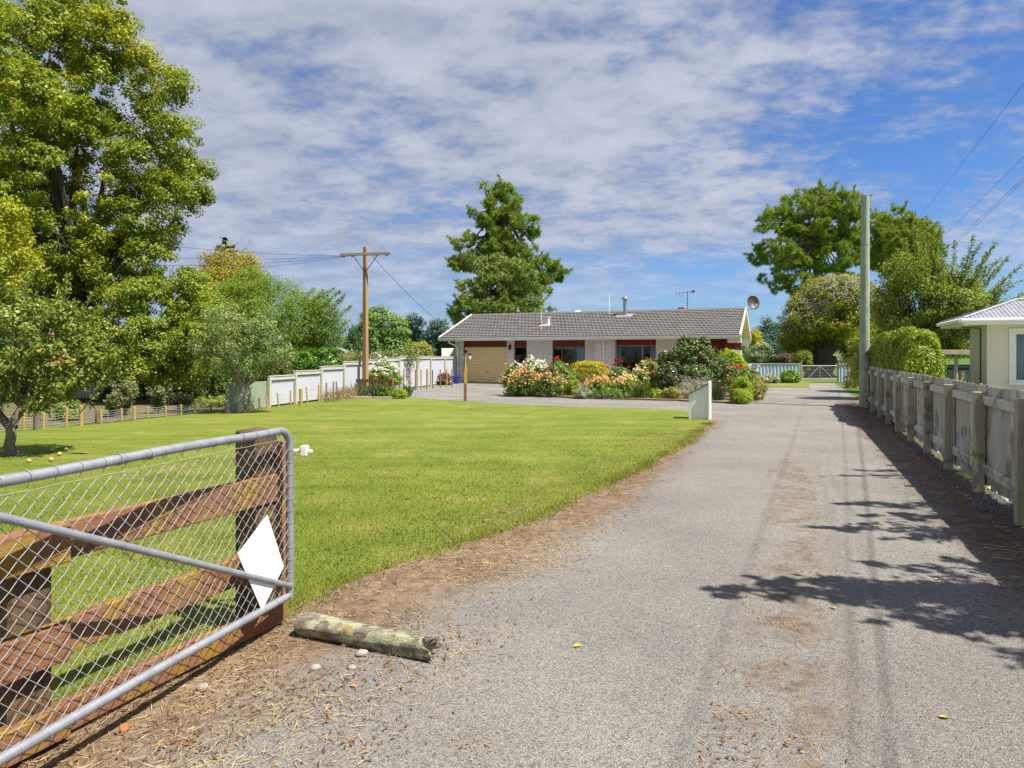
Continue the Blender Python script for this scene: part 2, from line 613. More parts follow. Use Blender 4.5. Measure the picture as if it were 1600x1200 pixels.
sheet('dirt_strip', [G(-700, 731), G(-200, 688), G(30, 668.5), G(158, 661.5), G(283, 648), G(375, 639.5), Vector((-8.8, 23.6, 0)), Vector((-14.5, 24.0, 0)), Vector((-19.5, 22.0, 0)), Vector((-22.0, 14.0, 0))], 0.005, m_plain('weedy_soil', (0.10, 0.075, 0.045), (0.11, 0.125, 0.03), 2.2, 0.95, bump=0.03))

BED = [G(787, 614), G(790, 618.5), G(850, 620.5), G(920, 623.5), G(1000, 625.5), G(1060, 627), G(1110, 629.5), G(1160, 632), G(1180, 627), G(1196, 618), G(1192, 608), G(1168, 603), Vector((8.5, 31.2, 0)), Vector((1.5, 33.0, 0)), G(800, 604)]
mb = MB()
bp = jitter_line(BED + [BED[0]], 0.25, 0.05, 9)[:-1]
mb.prism([Vector((p.x, p.y, 0.0)) for p in bp], (0, 0, 0.06))
tag(mb.build('garden_bed', M_SOIL), kind='structure')
BED2 = [G(548, 622), G(640, 620), G(636, 612), G(560, 611)]
mb = MB()
mb.prism([Vector((p.x, p.y, 0.0)) for p in BED2], (0, 0, 0.05))
tag(mb.build('garden_bed', M_SOIL), kind='structure')


def inside(poly, P):
    x, y = P[:, 0], P[:, 1]
    r = np.zeros(len(P), bool)
    n = len(poly)
    for i in range(n):
        x1, y1 = poly[i][0], poly[i][1]
        x2, y2 = poly[(i + 1) % n][0], poly[(i + 1) % n][1]
        if y1 == y2:
            continue
        c = ((y1 > y) != (y2 > y)) & (x < (x2 - x1) * (y - y1) / (y2 - y1) + x1)
        r ^= c
    return r


def blades(name, P, h, w, mat, lean=0.5, tilt=None):
    """P (N,3) roots -> one triangle each"""
    n = len(P)
    a = RNG.uniform(0, 2 * np.pi, n)
    side = np.stack([np.cos(a), np.sin(a), np.zeros(n)], 1) * (w * 0.5)[:, None]
    b = RNG.uniform(0, 2 * np.pi, n)
    ln = RNG.uniform(0.1, 1.0, n) * lean
    top = P + np.stack([np.cos(b) * ln * h, np.sin(b) * ln * h, h * np.sqrt(np.clip(1 - ln ** 2 * 0.6, 0.1, 1))], 1)
    return mesh_np(name, np.stack([P - side, P + side, top], 1), 3, mat)


def noise2(P, s, seed):
    """cheap smooth value noise 0..1"""
    r = np.random.default_rng(seed)
    t = r.random((64, 64))
    q = P[:, :2] * s + 100
    i = np.floor(q).astype(int)
    f = q - i
    f = f * f * (3 - 2 * f)
    g = lambda dx, dy: t[(i[:, 0] + dx) % 64, (i[:, 1] + dy) % 64]
    return (g(0, 0) * (1 - f[:, 0]) + g(1, 0) * f[:, 0]) * (1 - f[:, 1]) + (g(0, 1) * (1 - f[:, 0]) + g(1, 1) * f[:, 0]) * f[:, 1]


M_BLADE = m_leaf('grass_blade', (0.125, 0.165, 0.020), (0.230, 0.250, 0.040), (0.46, 0.40, 0.18), 0.35, 0.6, 0.2, 0.6, 0.75)
M_STRAW = m_leaf('dry_straw', (0.26, 0.17, 0.08), (0.42, 0.32, 0.18), (0.52, 0.45, 0.30), 0.15, 0.7, 0.2, 0.3)
M_LITTER = m_leaf('litter', (0.055, 0.03, 0.018), (0.17, 0.085, 0.035), (0.34, 0.20, 0.085), 0.1, 0.7, 0.2, 0.15)


def lawn_blades():
    # thicker near the road end of the lawn, thinning with distance
    n = 900000
    Y = RNG.uniform(1.2, 17.0, n)
    X = RNG.uniform(-11, 5.2, n)
    P = np.stack([X, Y, np.full(n, 0.01)], 1)
    d = np.hypot(X, Y)
    keep = RNG.random(n) < np.clip((4.2 / d) ** 1.5, 0, 1) * np.clip((16.5 - d) / 9.0, 0, 1)
    P = P[keep]
    P = P[inside(LAWN_POLY, P)]
    P = P[(np.abs(P[:, 0]) < 0.82 * P[:, 1] + 0.6)]
    d = np.hypot(P[:, 0], P[:, 1])
    k = noise2(P, 1.3, 4)
    k2 = noise2(P, 5.0, 8)
    h = (0.015 + 0.024 * k * k2 * 1.6) * RNG.uniform(0.6, 1.35, len(P)) * np.clip(1.15 - d / 22, 0.4, 1)
    w = 0.0035 + 0.00075 * d
    o = blades('grass', P, h, w, M_BLADE, 0.75)
    tag(o, 'short mown green lawn grass', None, None, 'stuff')
    print('grass', len(P))
    # rank tufts along the lawn's edge on the drive side and under the rail fence
    pts = []
    for q in edge:
        for _ in range(30):
            pts.append((q.x - RNG.normal(0.03, 0.09), q.y + RNG.normal(0, 0.06), 0.004))
    pts = np.array(pts)
    kk = noise2(pts, 2.2, 12) + 0.4 * noise2(pts, 7, 13)
    pts = pts[RNG.random(len(pts)) < np.clip((kk - 0.25) * 1.6, 0.12, 1)]
    d = np.hypot(pts[:, 0], pts[:, 1])
    o = blades('edge_grass', pts, RNG.uniform(0.015, 0.045, len(pts)), 0.004 + 0.0007 * d, M_BLADE, 0.8)
    tag(o, 'uneven grass along the lawn edge', None, None, 'stuff')


def flat_bits(name, P, L, W, mat, label, tilt=0.35, kind='stuff'):
    n = len(P)
    a = RNG.uniform(0, 2 * np.pi, n)
    d = np.stack([np.cos(a), np.sin(a), RNG.normal(0, tilt * 0.5, n)], 1)
    nrm = unit(np.stack([RNG.normal(0, tilt, n), RNG.normal(0, tilt, n), np.ones(n)], 1))
    s = np.cross(d, nrm)
    l, w = L[:, None] / 2, W[:, None] / 2
    V = np.stack([P - d * l, P + s * w + nrm * w * 0.3, P + d * l, P - s * w], 1)
    V[:, :, 2] = np.maximum(V[:, :, 2], 0.007)
    o = mesh_np(name, V, 4, mat)
    if label:
        tag(o, label, None, None, kind)
    return o


def litter():
    def uvp(n, u0, u1, v0, v1, bias=1.0):
        v = v0 + (v1 - v0) * RNG.random(n) ** bias
        u = RNG.uniform(u0, u1, n)
        P = np.array(DU)[None] * u[:, None] + np.array(DV)[None] * v[:, None]
        P[:, 2] = 0.012
        return P, u, v
    # west verge
    P, u, v = uvp(38000, -2.9, -1.35, 1.2, 15, 1.5)
    k = noise2(P, 2.2, 21) + 0.5 * noise2(P, 7, 22)
    keep = RNG.random(len(P)) < np.clip((k - 0.36) * 1.5, 0.05, 1) * np.clip((-u - 1.3) / 0.7, 0, 1)
    P = P[keep]
    flat_bits('leaf_litter', P, 0.007 + 0.045 * RNG.random(len(P)) ** 2.2, 0.0025 + 0.012 * RNG.random(len(P)) ** 2, M_LITTER, 'rust brown needles and leaf litter on the west verge')
    # straw by the gate
    P, u, v = uvp(15000, -2.9, -1.55, 1.0, 6.5)
    k = noise2(P, 2.0, 31) + 0.4 * noise2(P, 6, 32)
    P = P[RNG.random(len(P)) < np.clip((k - 0.4) * 1.3, 0.05, 1)]
    flat_bits('dry_straw', P, RNG.uniform(0.03, 0.13, len(P)), RNG.uniform(0.0012, 0.004, len(P)), M_STRAW, 'bleached dry grass stalks lying by the open gate', 0.5)
    # east verge: needles under the fence
    P, u, v = uvp(30000, 1.0, 2.1, 2.0, 24, 1.5)
    k = noise2(P, 1.6, 41) + 0.5 * noise2(P, 6, 42)
    keep = RNG.random(len(P)) < np.clip((k - 0.45) * 1.2, 0.03, 1) * np.clip((u - 0.95) / 0.6, 0, 1)
    P = P[keep]
    flat_bits('needle_litter', P, RNG.uniform(0.02, 0.08, len(P)), RNG.uniform(0.002, 0.009, len(P)), M_LITTER, 'reddish fallen needles along the foot of the paling fence', 0.25)
    # worn centre
    P, u, v = uvp(5000, -0.35, 0.4, 2.2, 12, 1.3)
    k = noise2(P, 2.0, 51) + 0.5 * noise2(P, 5, 52)
    P = P[RNG.random(len(P)) < np.clip((k - 0.75) * 1.6, 0.01, 1)]
    P2, u, v = uvp(1700, -1.5, 1.2, 2.2, 10)
    k = noise2(P2, 1.5, 61)
    P2 = P2[RNG.random(len(P2)) < np.clip((k - 0.66) * 2.0, 0.02, 1)]
    P = np.concatenate([P, P2])
    flat_bits('drive_litter', P, RNG.uniform(0.012, 0.045, len(P)), RNG.uniform(0.003, 0.012, len(P)), M_LITTER, 'scattered brown litter on the worn middle of the drive', 0.25)
    # little drifts of petals and moss on the chipseal
    Q, col = [], []
    for px, py, s, n in ((880, 880, .17, 170), (1230, 790, .30, 150), (745, 1020, .07, 40), (730, 1165, .06, 50), (1145, 1120, .05, 60), (1220, 975, .12, 60), (1065, 725, .35, 160), (1035, 745, .3, 120), (970, 800, .3, 120), (800, 880, .22, 130), (640, 985, .2, 120), (1255, 1155, .09, 40), (1230, 860, .3, 90), (1530, 830, .3, 160), (1500, 900, .25, 70), (900, 1010, .05, 14), (1000, 960, .1, 14), (1330, 960, .2, 20)):
        c = G(px, py)
        g = RNG.normal(size=(n, 2)) * s * np.array([1.0, 0.75])
        Q.append(np.stack([c.x + g[:, 0], c.y + g[:, 1], np.full(n, 0.012)], 1))
    P = np.concatenate(Q)
    flat_bits('petal_drift', P, 0.006 + 0.026 * RNG.random(len(P)) ** 2, 0.003 + 0.009 * RNG.random(len(P)) ** 2, m_leaf('orange_bits', (0.16, 0.07, 0.028), (0.36, 0.16, 0.05), (0.44, 0.30, 0.10), 0.1, 0.7, 0.2, 0.2), 'small drifts of orange petals and moss on the chipseal', 0.3)
    # clover and weeds in the lawn
    n = 60000
    P = np.stack([RNG.uniform(-5, 5, n), RNG.uniform(3.5, 14, n), np.full(n, 0.018)], 1)
    P = P[inside(LAWN_POLY, P)]
    k = noise2(P, 0.8, 91) * 0.7 + noise2(P, 3.0, 92) * 0.5
    P = P[RNG.random(len(P)) < np.clip((k - 0.72) * 3.0, 0.0, 0.8)]
    P[:, 2] += RNG.uniform(0, 0.018, len(P))
    flat_bits('clover', P, RNG.uniform(0.016, 0.034, len(P)), RNG.uniform(0.012, 0.024, len(P)), m_leaf('clover_leaf', (0.06, 0.12, 0.02), (0.12, 0.19, 0.04), None, 0.3), 'patches of darker clover and weeds in the lawn', 0.35)
    # loose dark gravel against the palings
    V = []
    P, u, v = uvp(9000, 1.72, 2.14, 3.5, 14, 1.3)
    octa = np.array([(1, 0, 0), (0, 1, 0), (-1, 0, 0), (0, -1, 0), (0, 0, 1)], float)
    tri = [(0, 1, 4), (1, 2, 4), (2, 3, 4), (3, 0, 4)]
    for p in P[RNG.random(len(P)) < np.clip((noise2(P, 1.5, 71) - 0.25) * 2, 0.1, 1)]:
        q = octa * RNG.uniform(0.005, 0.016, (5, 1)) + RNG.normal(0, 0.002, (5, 3)) + p
        for t in tri:
            V.append(q[list(t)])
    tag(mesh_np('gravel', np.array(V), 3, m_plain('gravel_stone', (0.10, 0.10, 0.11), (0.19, 0.19, 0.19), 30, 0.85)), 'loose dark grey gravel along the paling fence', None, None, 'stuff')


lawn_blades()
litter()


# ------------------------------------------------------------------ open gate at the lower left
M_GALV = m_metal('galvanised_tube', (0.34, 0.355, 0.39), 0.5, 0.45)
M_WIRE = m_metal('galvanised_wire', (0.34, 0.345, 0.35), 0.6, 0.25, 40)
GA, GB = Vector((-1.285, 3.95, 0)), Vector((-1.757, 2.345, 0))
GD = (GB - GA).normalized()               # along the gate, from its free end towards the hinge
GN = Vector((-GD.y, GD.x, 0))             # towards the drive
if GN.x < 0:
    GN = -GN


def on_plane(px, py, P0, N):
    d = Vector(((px - CX) / FOC, 1.0, -(py - HZ) / FOC))
    o = Vector((0, 0, CAMH))
    t = (P0 - o).dot(N) / d.dot(N)
    return o + d * t


def gate():
    t = thing('chain_link_gate', 'galvanised tube gate filled with chain link mesh, standing open beside rail fence', 'gate', GA)
    L, z0, z1, rt = 2.9, 0.205, 1.165, 0.0215
    P = lambda s, z, o=0.0: GA + GD * s + GN * o + Vector((0, 0, z))
    mb = MB()
    cr = 0.10
    pts = [P(L, z1)]
    for k in range(12):
        pts.append(P(L - (L - cr) * (k + 1) / 12, z1 + (0.004 * math.sin(k) if k < 11 else 0)))
    for a in range(1, 7):
        q = math.pi / 2 * a / 6
        pts.append(P(cr - cr * math.sin(q), z1 - cr + cr * math.cos(q)))
    pts += [P(0, 0.8), P(0, 0.5), P(0, z0 + 0.02), P(0, z0 - 0.015)]
    mb.tube(pts, rt, 12)
    mb.tube([P(0.0, z0), P(1.0, z0 + 0.006), P(2.0, z0), P(L, z0)], rt * 0.98, 12)
    mb.tube([P(L, z0 - 0.02), P(L, z1 + 0.02)], rt, 12)
    mb.build('frame', M_GALV, t, smooth=True)
    mb = MB()
    mb.tube([P(0.01, 0.262, 0.012), P(1.0, 0.262 + 0.464, 0.012), P(1.90, 0.262 + 0.464 * 1.9, 0.012)], 0.0165, 10)
    mb.build('brace', M_GALV, t, smooth=True)
    # two sleeves on the top tube
    mb = MB()
    for s in (1.02, 1.18):
        mb = MB().tube([P(s, z1 + 0.001), P(s + 0.012, z1 + 0.001)], rt * 1.18, 12)
        mb.build('sleeve', M_GALV, t, smooth=True)
    # woven diamonds
    mb = MB()
    pw, ph = 0.070, 0.066
    za, zb = z0 + 0.006, z1 - 0.055
    H = zb - za
    n = int((L + H) / pw) + 2
    for k in range(-int(H / pw) - 2, n):
        for sgn in (1, -1):
            s0 = k * pw + (0 if sgn == 1 else 0)
            pts = []
            # walk up in steps of half a diamond so the strand weaves in and out
            m = int(H / (ph / 2))
            for i in range(m + 1):
                z = za + i * (ph / 2)
                s = s0 + sgn * i * (pw / 2)
                if sgn == -1:
                    s = s0 + int(H / ph) * pw - i * (pw / 2)
                if 0.0 <= s <= L:
                    w = 0.0022 * (1 if (i % 2 == 0) == (sgn == 1) else -1)
                    sag = 0.004 * math.sin(s * 3.1) * math.sin(z * 4)
                    pts.append(P(s, z + sag, w + 0.003 * math.sin(s * 7 + z * 5)))
            if len(pts) > 1:
                mb.tube(pts, 0.0016, 6, caps=False)
    # upper selvedge hooked to the straining wire, lacing round the tubes
    mb.tube([P(s * L / 30, zb + 0.001 + 0.003 * (s % 2)) for s in range(31)], 0.0015, 4, caps=False)

    def ring(c, axis, r):
        a = Vector((0, 0, 1)) if abs(axis.z) < 0.5 else GD
        b = axis.cross(a).normalized()
        mb.tube([c + (a * math.cos(q * math.pi / 5) + b * math.sin(q * math.pi / 5)) * r + axis * (0.012 * q / 10) for q in range(11)], 0.0014, 4, caps=False)
    s = 0.10
    while s < L:
        ring(P(s, z1), GD, rt + 0.0025)
        mb.tube([P(s, z1 - rt), P(s + 0.012, zb)], 0.0014, 4, caps=False)
        ring(P(s + 0.03, z0), GD, rt + 0.0025)
        s += 0.105
    z = z0 + 0.07
    while z < z1 - 0.06:
        ring(P(0, z), Vector((0, 0, 1)), rt + 0.0025)
        z += 0.07
    mb.build('mesh', M_WIRE, t, smooth=True)
    # blank white board wired to the mesh
    o = 0.0075
    pp = [on_plane(px, py, GA + GN * o, GN) for px, py in ((418, 804.5), (443.5, 885), (409.5, 954), (371.8, 865.4))]
    mb = MB().prism(pp, GN * -0.003)
    b = mb.build('sign_board', m_plain('white_board', (0.86, 0.86, 0.85), (0.80, 0.80, 0.79), 4, 0.4))
    tag(b, 'blank white kite-shaped board hanging on the chain link gate', 'sign')


gate()

M_RAIL = m_wood('stained_rail', (0.150, 0.068, 0.036), (0.220, 0.108, 0.058), 0.8, (0.25, 6, 6), 5.0, (0.25, 0.155, 0.022), 0.46, 5.0, rotz=-math.atan2(1.42, 0.62))
M_POSTW = m_wood('old_post', (0.05, 0.036, 0.026), (0.125, 0.075, 0.04), 0.85, (1, 1, 0.15), 9.0, (0.22, 0.14, 0.025), 0.40, 7.0)
M_GREYW = m_wood('grey_timber', (0.25, 0.225, 0.19), (0.36, 0.33, 0.28), 0.85, (1, 1, 0.12), 12.0)


def rail_fence():
    A, B = Vector((-1.335, 4.02, 0)), Vector((-1.955, 2.60, 0))
    d = (B - A).normalized()
    nrm = Vector((-d.y, d.x, 0))
    if nrm.x < 0:
        nrm = -nrm
    up = Vector((0, 0, 1))
    t = thing('rail_fence', 'low fence of mossy red stained rails on square posts behind the open mesh gate', 'fence', A)
    P = lambda s, z, o=0.0: A + d * s + nrm * o + up * z
    ax = (d, nrm, up)
    for s, h, w in ((0.125, 1.165, 0.17), (1.42, 0.75, 0.17), (2.75, 0.78, 0.17)):
        mb = MB()
        mb.box(P(s, h / 2 - 0.02, -0.10), (w, 0.17, h + 0.04), ax)
        mb.build('post', M_POSTW, t, bevel=0.012)
    # cap stub beside the gate end and the short plank that carries the switch box
    mb = MB()
    mb.box(P(-0.045, 0.55, -0.09), (0.035, 0.09, 1.06), ax)
    mb.build('end_plank', M_RAIL, t, bevel=0.004)
    for z0, z1, sl in ((0.745, 0.905, 0.0), (0.345, 0.50, 0.0), (0.03, 0.165, -0.01)):
        for a, b, o in ((-0.01, 1.62, 0.0), (1.30, 3.3, 0.047)):
            mb = MB()
            zc = (z0 + z1) / 2
            mb.hexa([P(a, z0, o), P(b, z0 + sl, o), P(b, z0 + sl, o - 0.042), P(a, z0, o - 0.042),
                     P(a, z1, o), P(b, z1 + sl, o), P(b, z1 + sl, o - 0.042), P(a, z1, o - 0.042)])
            mb.build('rail', M_RAIL, t, bevel=0.005)
    # white box fixed to the end plank
    mb = MB()
    c = on_plane(476, 704, P(-0.08, 0, -0.1), Vector((0, 1, 0)))
    mb.box(c, (0.040, 0.06, 0.062))
    mb.box(c + Vector((0.034, 0, -0.005)), (0.026, 0.022, 0.02))
    mb.tube([c + Vector((-0.02, 0.0, 0)), P(-0.06, c.z, -0.09)], 0.012, 8)
    b = mb.build('gate_latch', m_plain('cream_plastic', (0.74, 0.70, 0.60), None, 8, 0.5), None, bevel=0.006)
    tag(b, 'small cream plastic box sticking out from the end post of the rail fence', 'box')


rail_fence()


def log():
    A, B = G(472, 990), G(670, 1030)
    r0 = 0.064
    A.z = B.z = 0.055
    d = (B - A)
    L = d.length
    d.normalize()
    side = Vector((-d.y, d.x, 0))
    up = Vector((0, 0, 1))
    n, k = 28, 34
    vs, fs = [], []
    r = np.random.default_rng(5)
    ph = r.uniform(0, 6.28, 8)
    for i in range(k):
        t = i / (k - 1)
        c = A + d * (L * t)
        for j in range(n):
            q = 2 * math.pi * j / n
            rr = r0 * (1.02 - 0.10 * t) + 0.004 * math.sin(3 * q + ph[0] + t * 3) + 0.003 * math.sin(7 * q + ph[1] + 9 * t) + 0.0015 * math.sin(13 * q + 31 * t + ph[2])
            ext = 0
            if i == k - 1:
                ext = 0.035 * math.sin(2 * q + 1.0) + r.uniform(-0.02, 0.03)
            if i == 0:
                ext = r.uniform(-0.008, 0.008)
            # split along the top towards the broken end
            cr = math.exp(-((q - 1.35) / 0.12) ** 2) * max(0, t - 0.45) * 0.045
            rr -= cr
            vs.append(c + d * ext + side * (rr * math.cos(q)) + up * (max(rr * math.sin(q), -0.055)))
    for i in range(k - 1):
        for j in range(n):
            j2 = (j + 1) % n
            fs.append((i * n + j, i * n + j2, (i + 1) * n + j2, (i + 1) * n + j))
    vs.append(A + d * 0.004)
    fs += [(len(vs) - 1, (j + 1) % n, j) for j in range(n)]
    vs.append(B - d * 0.035 + side * 0.01)
    b = (k - 1) * n
    fs += [(len(vs) - 1, b + j, b + (j + 1) % n) for j in range(n)]
    m, nt, out = new_mat('lichen_log')
    co = obj_co(nt)
    st = nt.node('ShaderNodeMapping', {'Vector': co, 'Rotation': (0, 0, -math.atan2(d.y, d.x)), 'Scale': (0.8, 9, 9)}).outputs[0]
    g = nt.noise(st, 6, 6, 0.7)
    l1 = nt.noise(co, 9, 8, 0.72)
    l2 = nt.noise(co, 30, 5, 0.7)
    col = nt.ramp(g, [(0.3, (0.06, 0.05, 0.038)), (0.5, (0.17, 0.145, 0.11)), (0.7, (0.26, 0.23, 0.18))])
    lich = nt.mix(l2, (0.19, 0.20, 0.11), (0.46, 0.46, 0.31))
    col = nt.mix(nt.smooth(l1, 0.47, 0.56), col, lich)
    moss = nt.smooth(nt.noise(co, 7.0, 5, 0.6), 0.62, 0.67)
    col = nt.mix(moss, col, (0.30, 0.20, 0.025))
    finish(nt, out, col, 0.9, 0, nt.math('ADD', g, l1), 0.012, 0.2)
    mb = MB().add(vs, fs)
    o = mb.build('log', m, None, smooth=True)
    tag(o, 'short lichen covered round timber lying on the verge at the gate end', 'log')
    # stones near it
    ms = m_plain('field_stone', (0.34, 0.31, 0.26), (0.24, 0.23, 0.21), 12, 0.85, bump=0.01)
    for px, py, s, lab in ((474, 988, 0.028, 'rounded tan stone against the left end of the lichen log'),
                           (565, 1025, 0.03, 'flat pale stone in front of the middle of the lichen log'),
                           (540, 1010, 0.018, 'small grey stone under the front of the lichen log'),
                           (493, 1046, 0.022, 'grey pebble on the dirt below the lichen log'),
                           (316, 1078, 0.025, 'whitish stone on the straw below the open gate'),
                           (550, 1046, 0.02, 'dark grey pebble at the edge of the chipseal below the log')):
        p = G(px, py)
        mb = MB().ball((p.x, p.y, s * 0.45), (s * 1.2, s, s * 0.7), 10, 6, 0.14)
        tag(mb.build('stone', ms, None, smooth=True), lab, 'stone', 'stones by the gate')


log()


# fallen leaves one can pick out on the drive
def fallen_leaves():
    my = m_leaf('yellow_leaf', (0.45, 0.30, 0.03), (0.55, 0.42, 0.06), None, 0.1, 0.6, 0.3, 0.2)
    mo = m_leaf('brown_leaf', (0.26, 0.09, 0.03), (0.36, 0.15, 0.06), None, 0.1, 0.6, 0.3, 0.2)
    for px, py, s, m, lab in ((1302, 952, 0.045, my, 'curled yellow green leaf lying in the branch shadow on the drive'),
                              (1464, 907, 0.038, my, 'small tan leaf on the sunny patch between branch shadows'),
                              (902, 1012, 0.045, my, 'orange yellow leaf alone on the left side of the drive'),
                              (198, 1141, 0.07, mo, 'curled red brown leaf on the straw under the gate'),
                              (1474, 1124, 0.038, my, 'olive brown leaf on the lower right of the drive'),
                              (552, 1075, 0.035, my, 'orange leaf on the chipseal below the lichen log')):
        p = G(px, py)
        a = random.uniform(0, 6.28)
        d, e = Vector((math.cos(a), math.sin(a), 0)), Vector((-math.sin(a), math.cos(a), 0))
        prof = [(-0.5, 0.02), (-0.3, 0.22), (0, 0.32), (0.25, 0.22), (0.55, 0.0)]
        vs, fs = [], []
        for t, w in prof:
            vs += [p + d * (t * s) + e * (w * s) + Vector((0, 0, 0.010 + w * s * 0.55)), p + d * (t * s) + Vector((0, 0, 0.009 + 0.01 * t)), p + d * (t * s) - e * (w * s) + Vector((0, 0, 0.010 + w * s * 0.35))]
        for i in range(4):
            for j in range(2):
                fs.append((i * 3 + j, i * 3 + j + 1, i * 3 + j + 4, i * 3 + j + 3))
        o = MB().add(vs, fs).build('fallen_leaf', m, None)
        so_ = o.modifiers.new('thick', 'SOLIDIFY')
        so_.thickness = 0.0008
        tag(o, lab, 'leaf', 'fallen leaves on the drive')


fallen_leaves()


# ------------------------------------------------------------------ paling fence and pole on the right
def paling_fence():
    M_PAL = m_wood('weathered_paling', (0.36, 0.335, 0.285), (0.56, 0.535, 0.475), 0.85, (1, 1, 0.08), 16.0, (0.22, 0.205, 0.155), 0.44, 2.2)
    M_FP = m_wood('fence_post', (0.24, 0.22, 0.155), (0.37, 0.34, 0.245), 0.85, (1, 1, 0.12), 12.0, (0.15, 0.15, 0.09), 0.42, 2.5)
    U0 = 1.965
    t = thing('paling_fence', 'weathered grey timber paling fence along the right side of the drive', 'fence', uv_to(U0, 7.7))
    ax = (DU, DV, Vector((0, 0, 1)))
    v0, bay = 7.72, 1.66
    ks = range(-5, 10)
    vsx = [v0 + k * bay for k in ks]
    r = np.random.default_rng(11)
    for i, v in enumerate(vsx):
        h = 1.165 + r.uniform(-0.015, 0.015)
        mb = MB()
        mb.box(uv_to(U0 + r.uniform(-.006, .006), v, h / 2 - 0.03), (0.105, 0.105, h + 0.06), ax)
        mb.build('post', M_FP, t, bevel=0.005)
        if i < len(vsx) - 1:
            b = vsx[i + 1]
            for z, hh in ((1.065, 0.10), (0.275, 0.10)):
                mb = MB()
                mb.box(uv_to(U0 + 0.052, (v + b) / 2, z + r.uniform(-.01, .01)), (0.045, bay - 0.11, hh), ax)
                mb.build('rail', M_PAL, t, bevel=0.004)
    v = vsx[0]
    end = vsx[-1] + 0.05
    bays = {}
    while v < end:
        w = 0.097 + r.uniform(-0.003, 0.003)
        k = min(len(vsx) - 2, max(0, int((v - vsx[0]) / bay)))
        mb = bays.setdefault(k, MB())
        h = 1.235 + r.uniform(-0.013, 0.012)
        tl = r.normal(0, 0.006)
        axp = (DU, (DV + Vector((0, 0, tl))).normalized(), (Vector((0, 0, 1)) - DV * tl).normalized())
        zb = 0.07 + r.uniform(-0.02, 0.03)
        off = 0.086 + r.uniform(-0.004, 0.004)
        mb.box(uv_to(U0 + off, v + w / 2, (h + zb) / 2), (0.018, w - 0.004, h - zb), axp)
        v += w + 0.002
    for k, mb in bays.items():
        mb.build('paling_panel', M_PAL, t)
    # last, lower stretch running on behind the pole to the hedge
    return t


paling_fence()


def right_pole():
    m, nt, out = new_mat('green_pole')
    co = obj_co(nt)
    st = nt.node('ShaderNodeMapping', {'Vector': co, 'Scale': (1, 1, 0.08)}).outputs[0]
    n = nt.noise(st, 16, 6, 0.65)
    b = nt.noise(co, 1.6, 5, 0.65)
    col = nt.mix(nt.smooth(n, 0.3, 0.7), (0.235, 0.255, 0.19), (0.37, 0.40, 0.31))
    col = nt.mix(nt.math('MULTIPLY', nt.smooth(b, 0.42, 0.66), 0.75), col, (0.21, 0.33, 0.22))
    col = nt.mix(nt.math('MULTIPLY', nt.smooth(nt.noise(st, 40, 3), 0.6, 0.72), 0.6), col, (0.12, 0.12, 0.09))
    finish(nt, out, col, 0.8, 0, n, 0.01, 0.25)
    p = G(1350.5, 636)
    t = thing('utility_pole', 'tall pale green weathered wooden pole at the end of the paling fence', 'pole', p)
    mb = MB().tube([p + Vector((0, 0, -0.2)), p + Vector((0.005, 0, 2)), p + Vector((0.02, 0, 4.2)), p + Vector((0.035, 0, 6.35))], [0.150, 0.142, 0.128, 0.112], 20)
    mb.build('shaft', m, t, smooth=True)
    mb = MB().tube([p + Vector((0.01, 0, 2.00)), p + Vector((0.01, 0, 2.035))], 0.1455, 20)
    mb.build('band', m_metal('pole_band', (0.6, 0.62, 0.6), 0.5, 0.4), t, smooth=True)
    mb = MB().tube([p + Vector((0.025, 0, 4.86)), p + Vector((0.025, 0, 4.885))], 0.1275, 20)
    mb.build('band', m_metal('pole_strap', (0.25, 0.25, 0.24), 0.6, 0.4), t, smooth=True)
    mi = m_metal('bolt_iron', (0.16, 0.14, 0.12), 0.6, 0.5)
    for z, s in ((4.86, 1), (5.9, -1), (6.05, 1)):
        mb = MB().tube([p + Vector((0.03 + 0.10 * s, -0.05, z)), p + Vector((0.03 + 0.17 * s, -0.07, z))], 0.012, 6)
        mb.build('bolt', mi, t)
    mb = MB().box(p + Vector((-0.03, -0.149, 1.62)), (0.07, 0.006, 0.10))
    mb.build('tag', mi, t)


right_pole()

M_CABLE = m_plain('black_cable', (0.02, 0.022, 0.026), None, 4, 0.5)


def wire(label, A, B, sag, r, group, back=False):
    A, B = Vector(A), Vector(B)
    if back:
        # carry the span on past the camera to its next pole
        f = (A.y + 8.0) / (B.y - A.y)
        A2 = A + (A - B) * f
        q = f / (1 + f)
        A2.z = (A.z + 4 * q * (1 - q) * sag - q * B.z) / (1 - q)
        A = A2
    pts = []
    for i in range(41):
        t = i / 40
        p = A.lerp(B, t)
        p.z -= sag * 4 * t * (1 - t)
        pts.append(p)
    o = MB().tube(pts, r, 5, caps=False).build('power_line', M_CABLE, None, smooth=True)
    return tag(o, label, 'cable', group)


wire('short service wire from the strap on the green pole to the trees behind', G(1350.5, 636) + Vector((0.15, -0.05, 4.86)), at(1462, 437, 33.0), 0.25, 0.006, 'overhead wires at the right')
wire('upper thin wire crossing the right edge of the sky', at(1745, -60, 9.5), at(1385, 395, 62), 0.5, 0.0045, 'overhead wires at the right', True)
wire('middle black wire crossing the right edge of the sky', at(1745, 95, 9.5), at(1395, 432, 62), 0.65, 0.0045, 'overhead wires at the right', True)
wire('upper of the two close black wires low on the right sky', at(1745, 138, 9.5), at(1400, 438, 62), 0.9, 0.0045, 'overhead wires at the right', True)
wire('lower of the two close black wires low on the right sky', at(1745, 143, 9.5), at(1400, 442, 62), 0.95, 0.0045, 'overhead wires at the right', True)

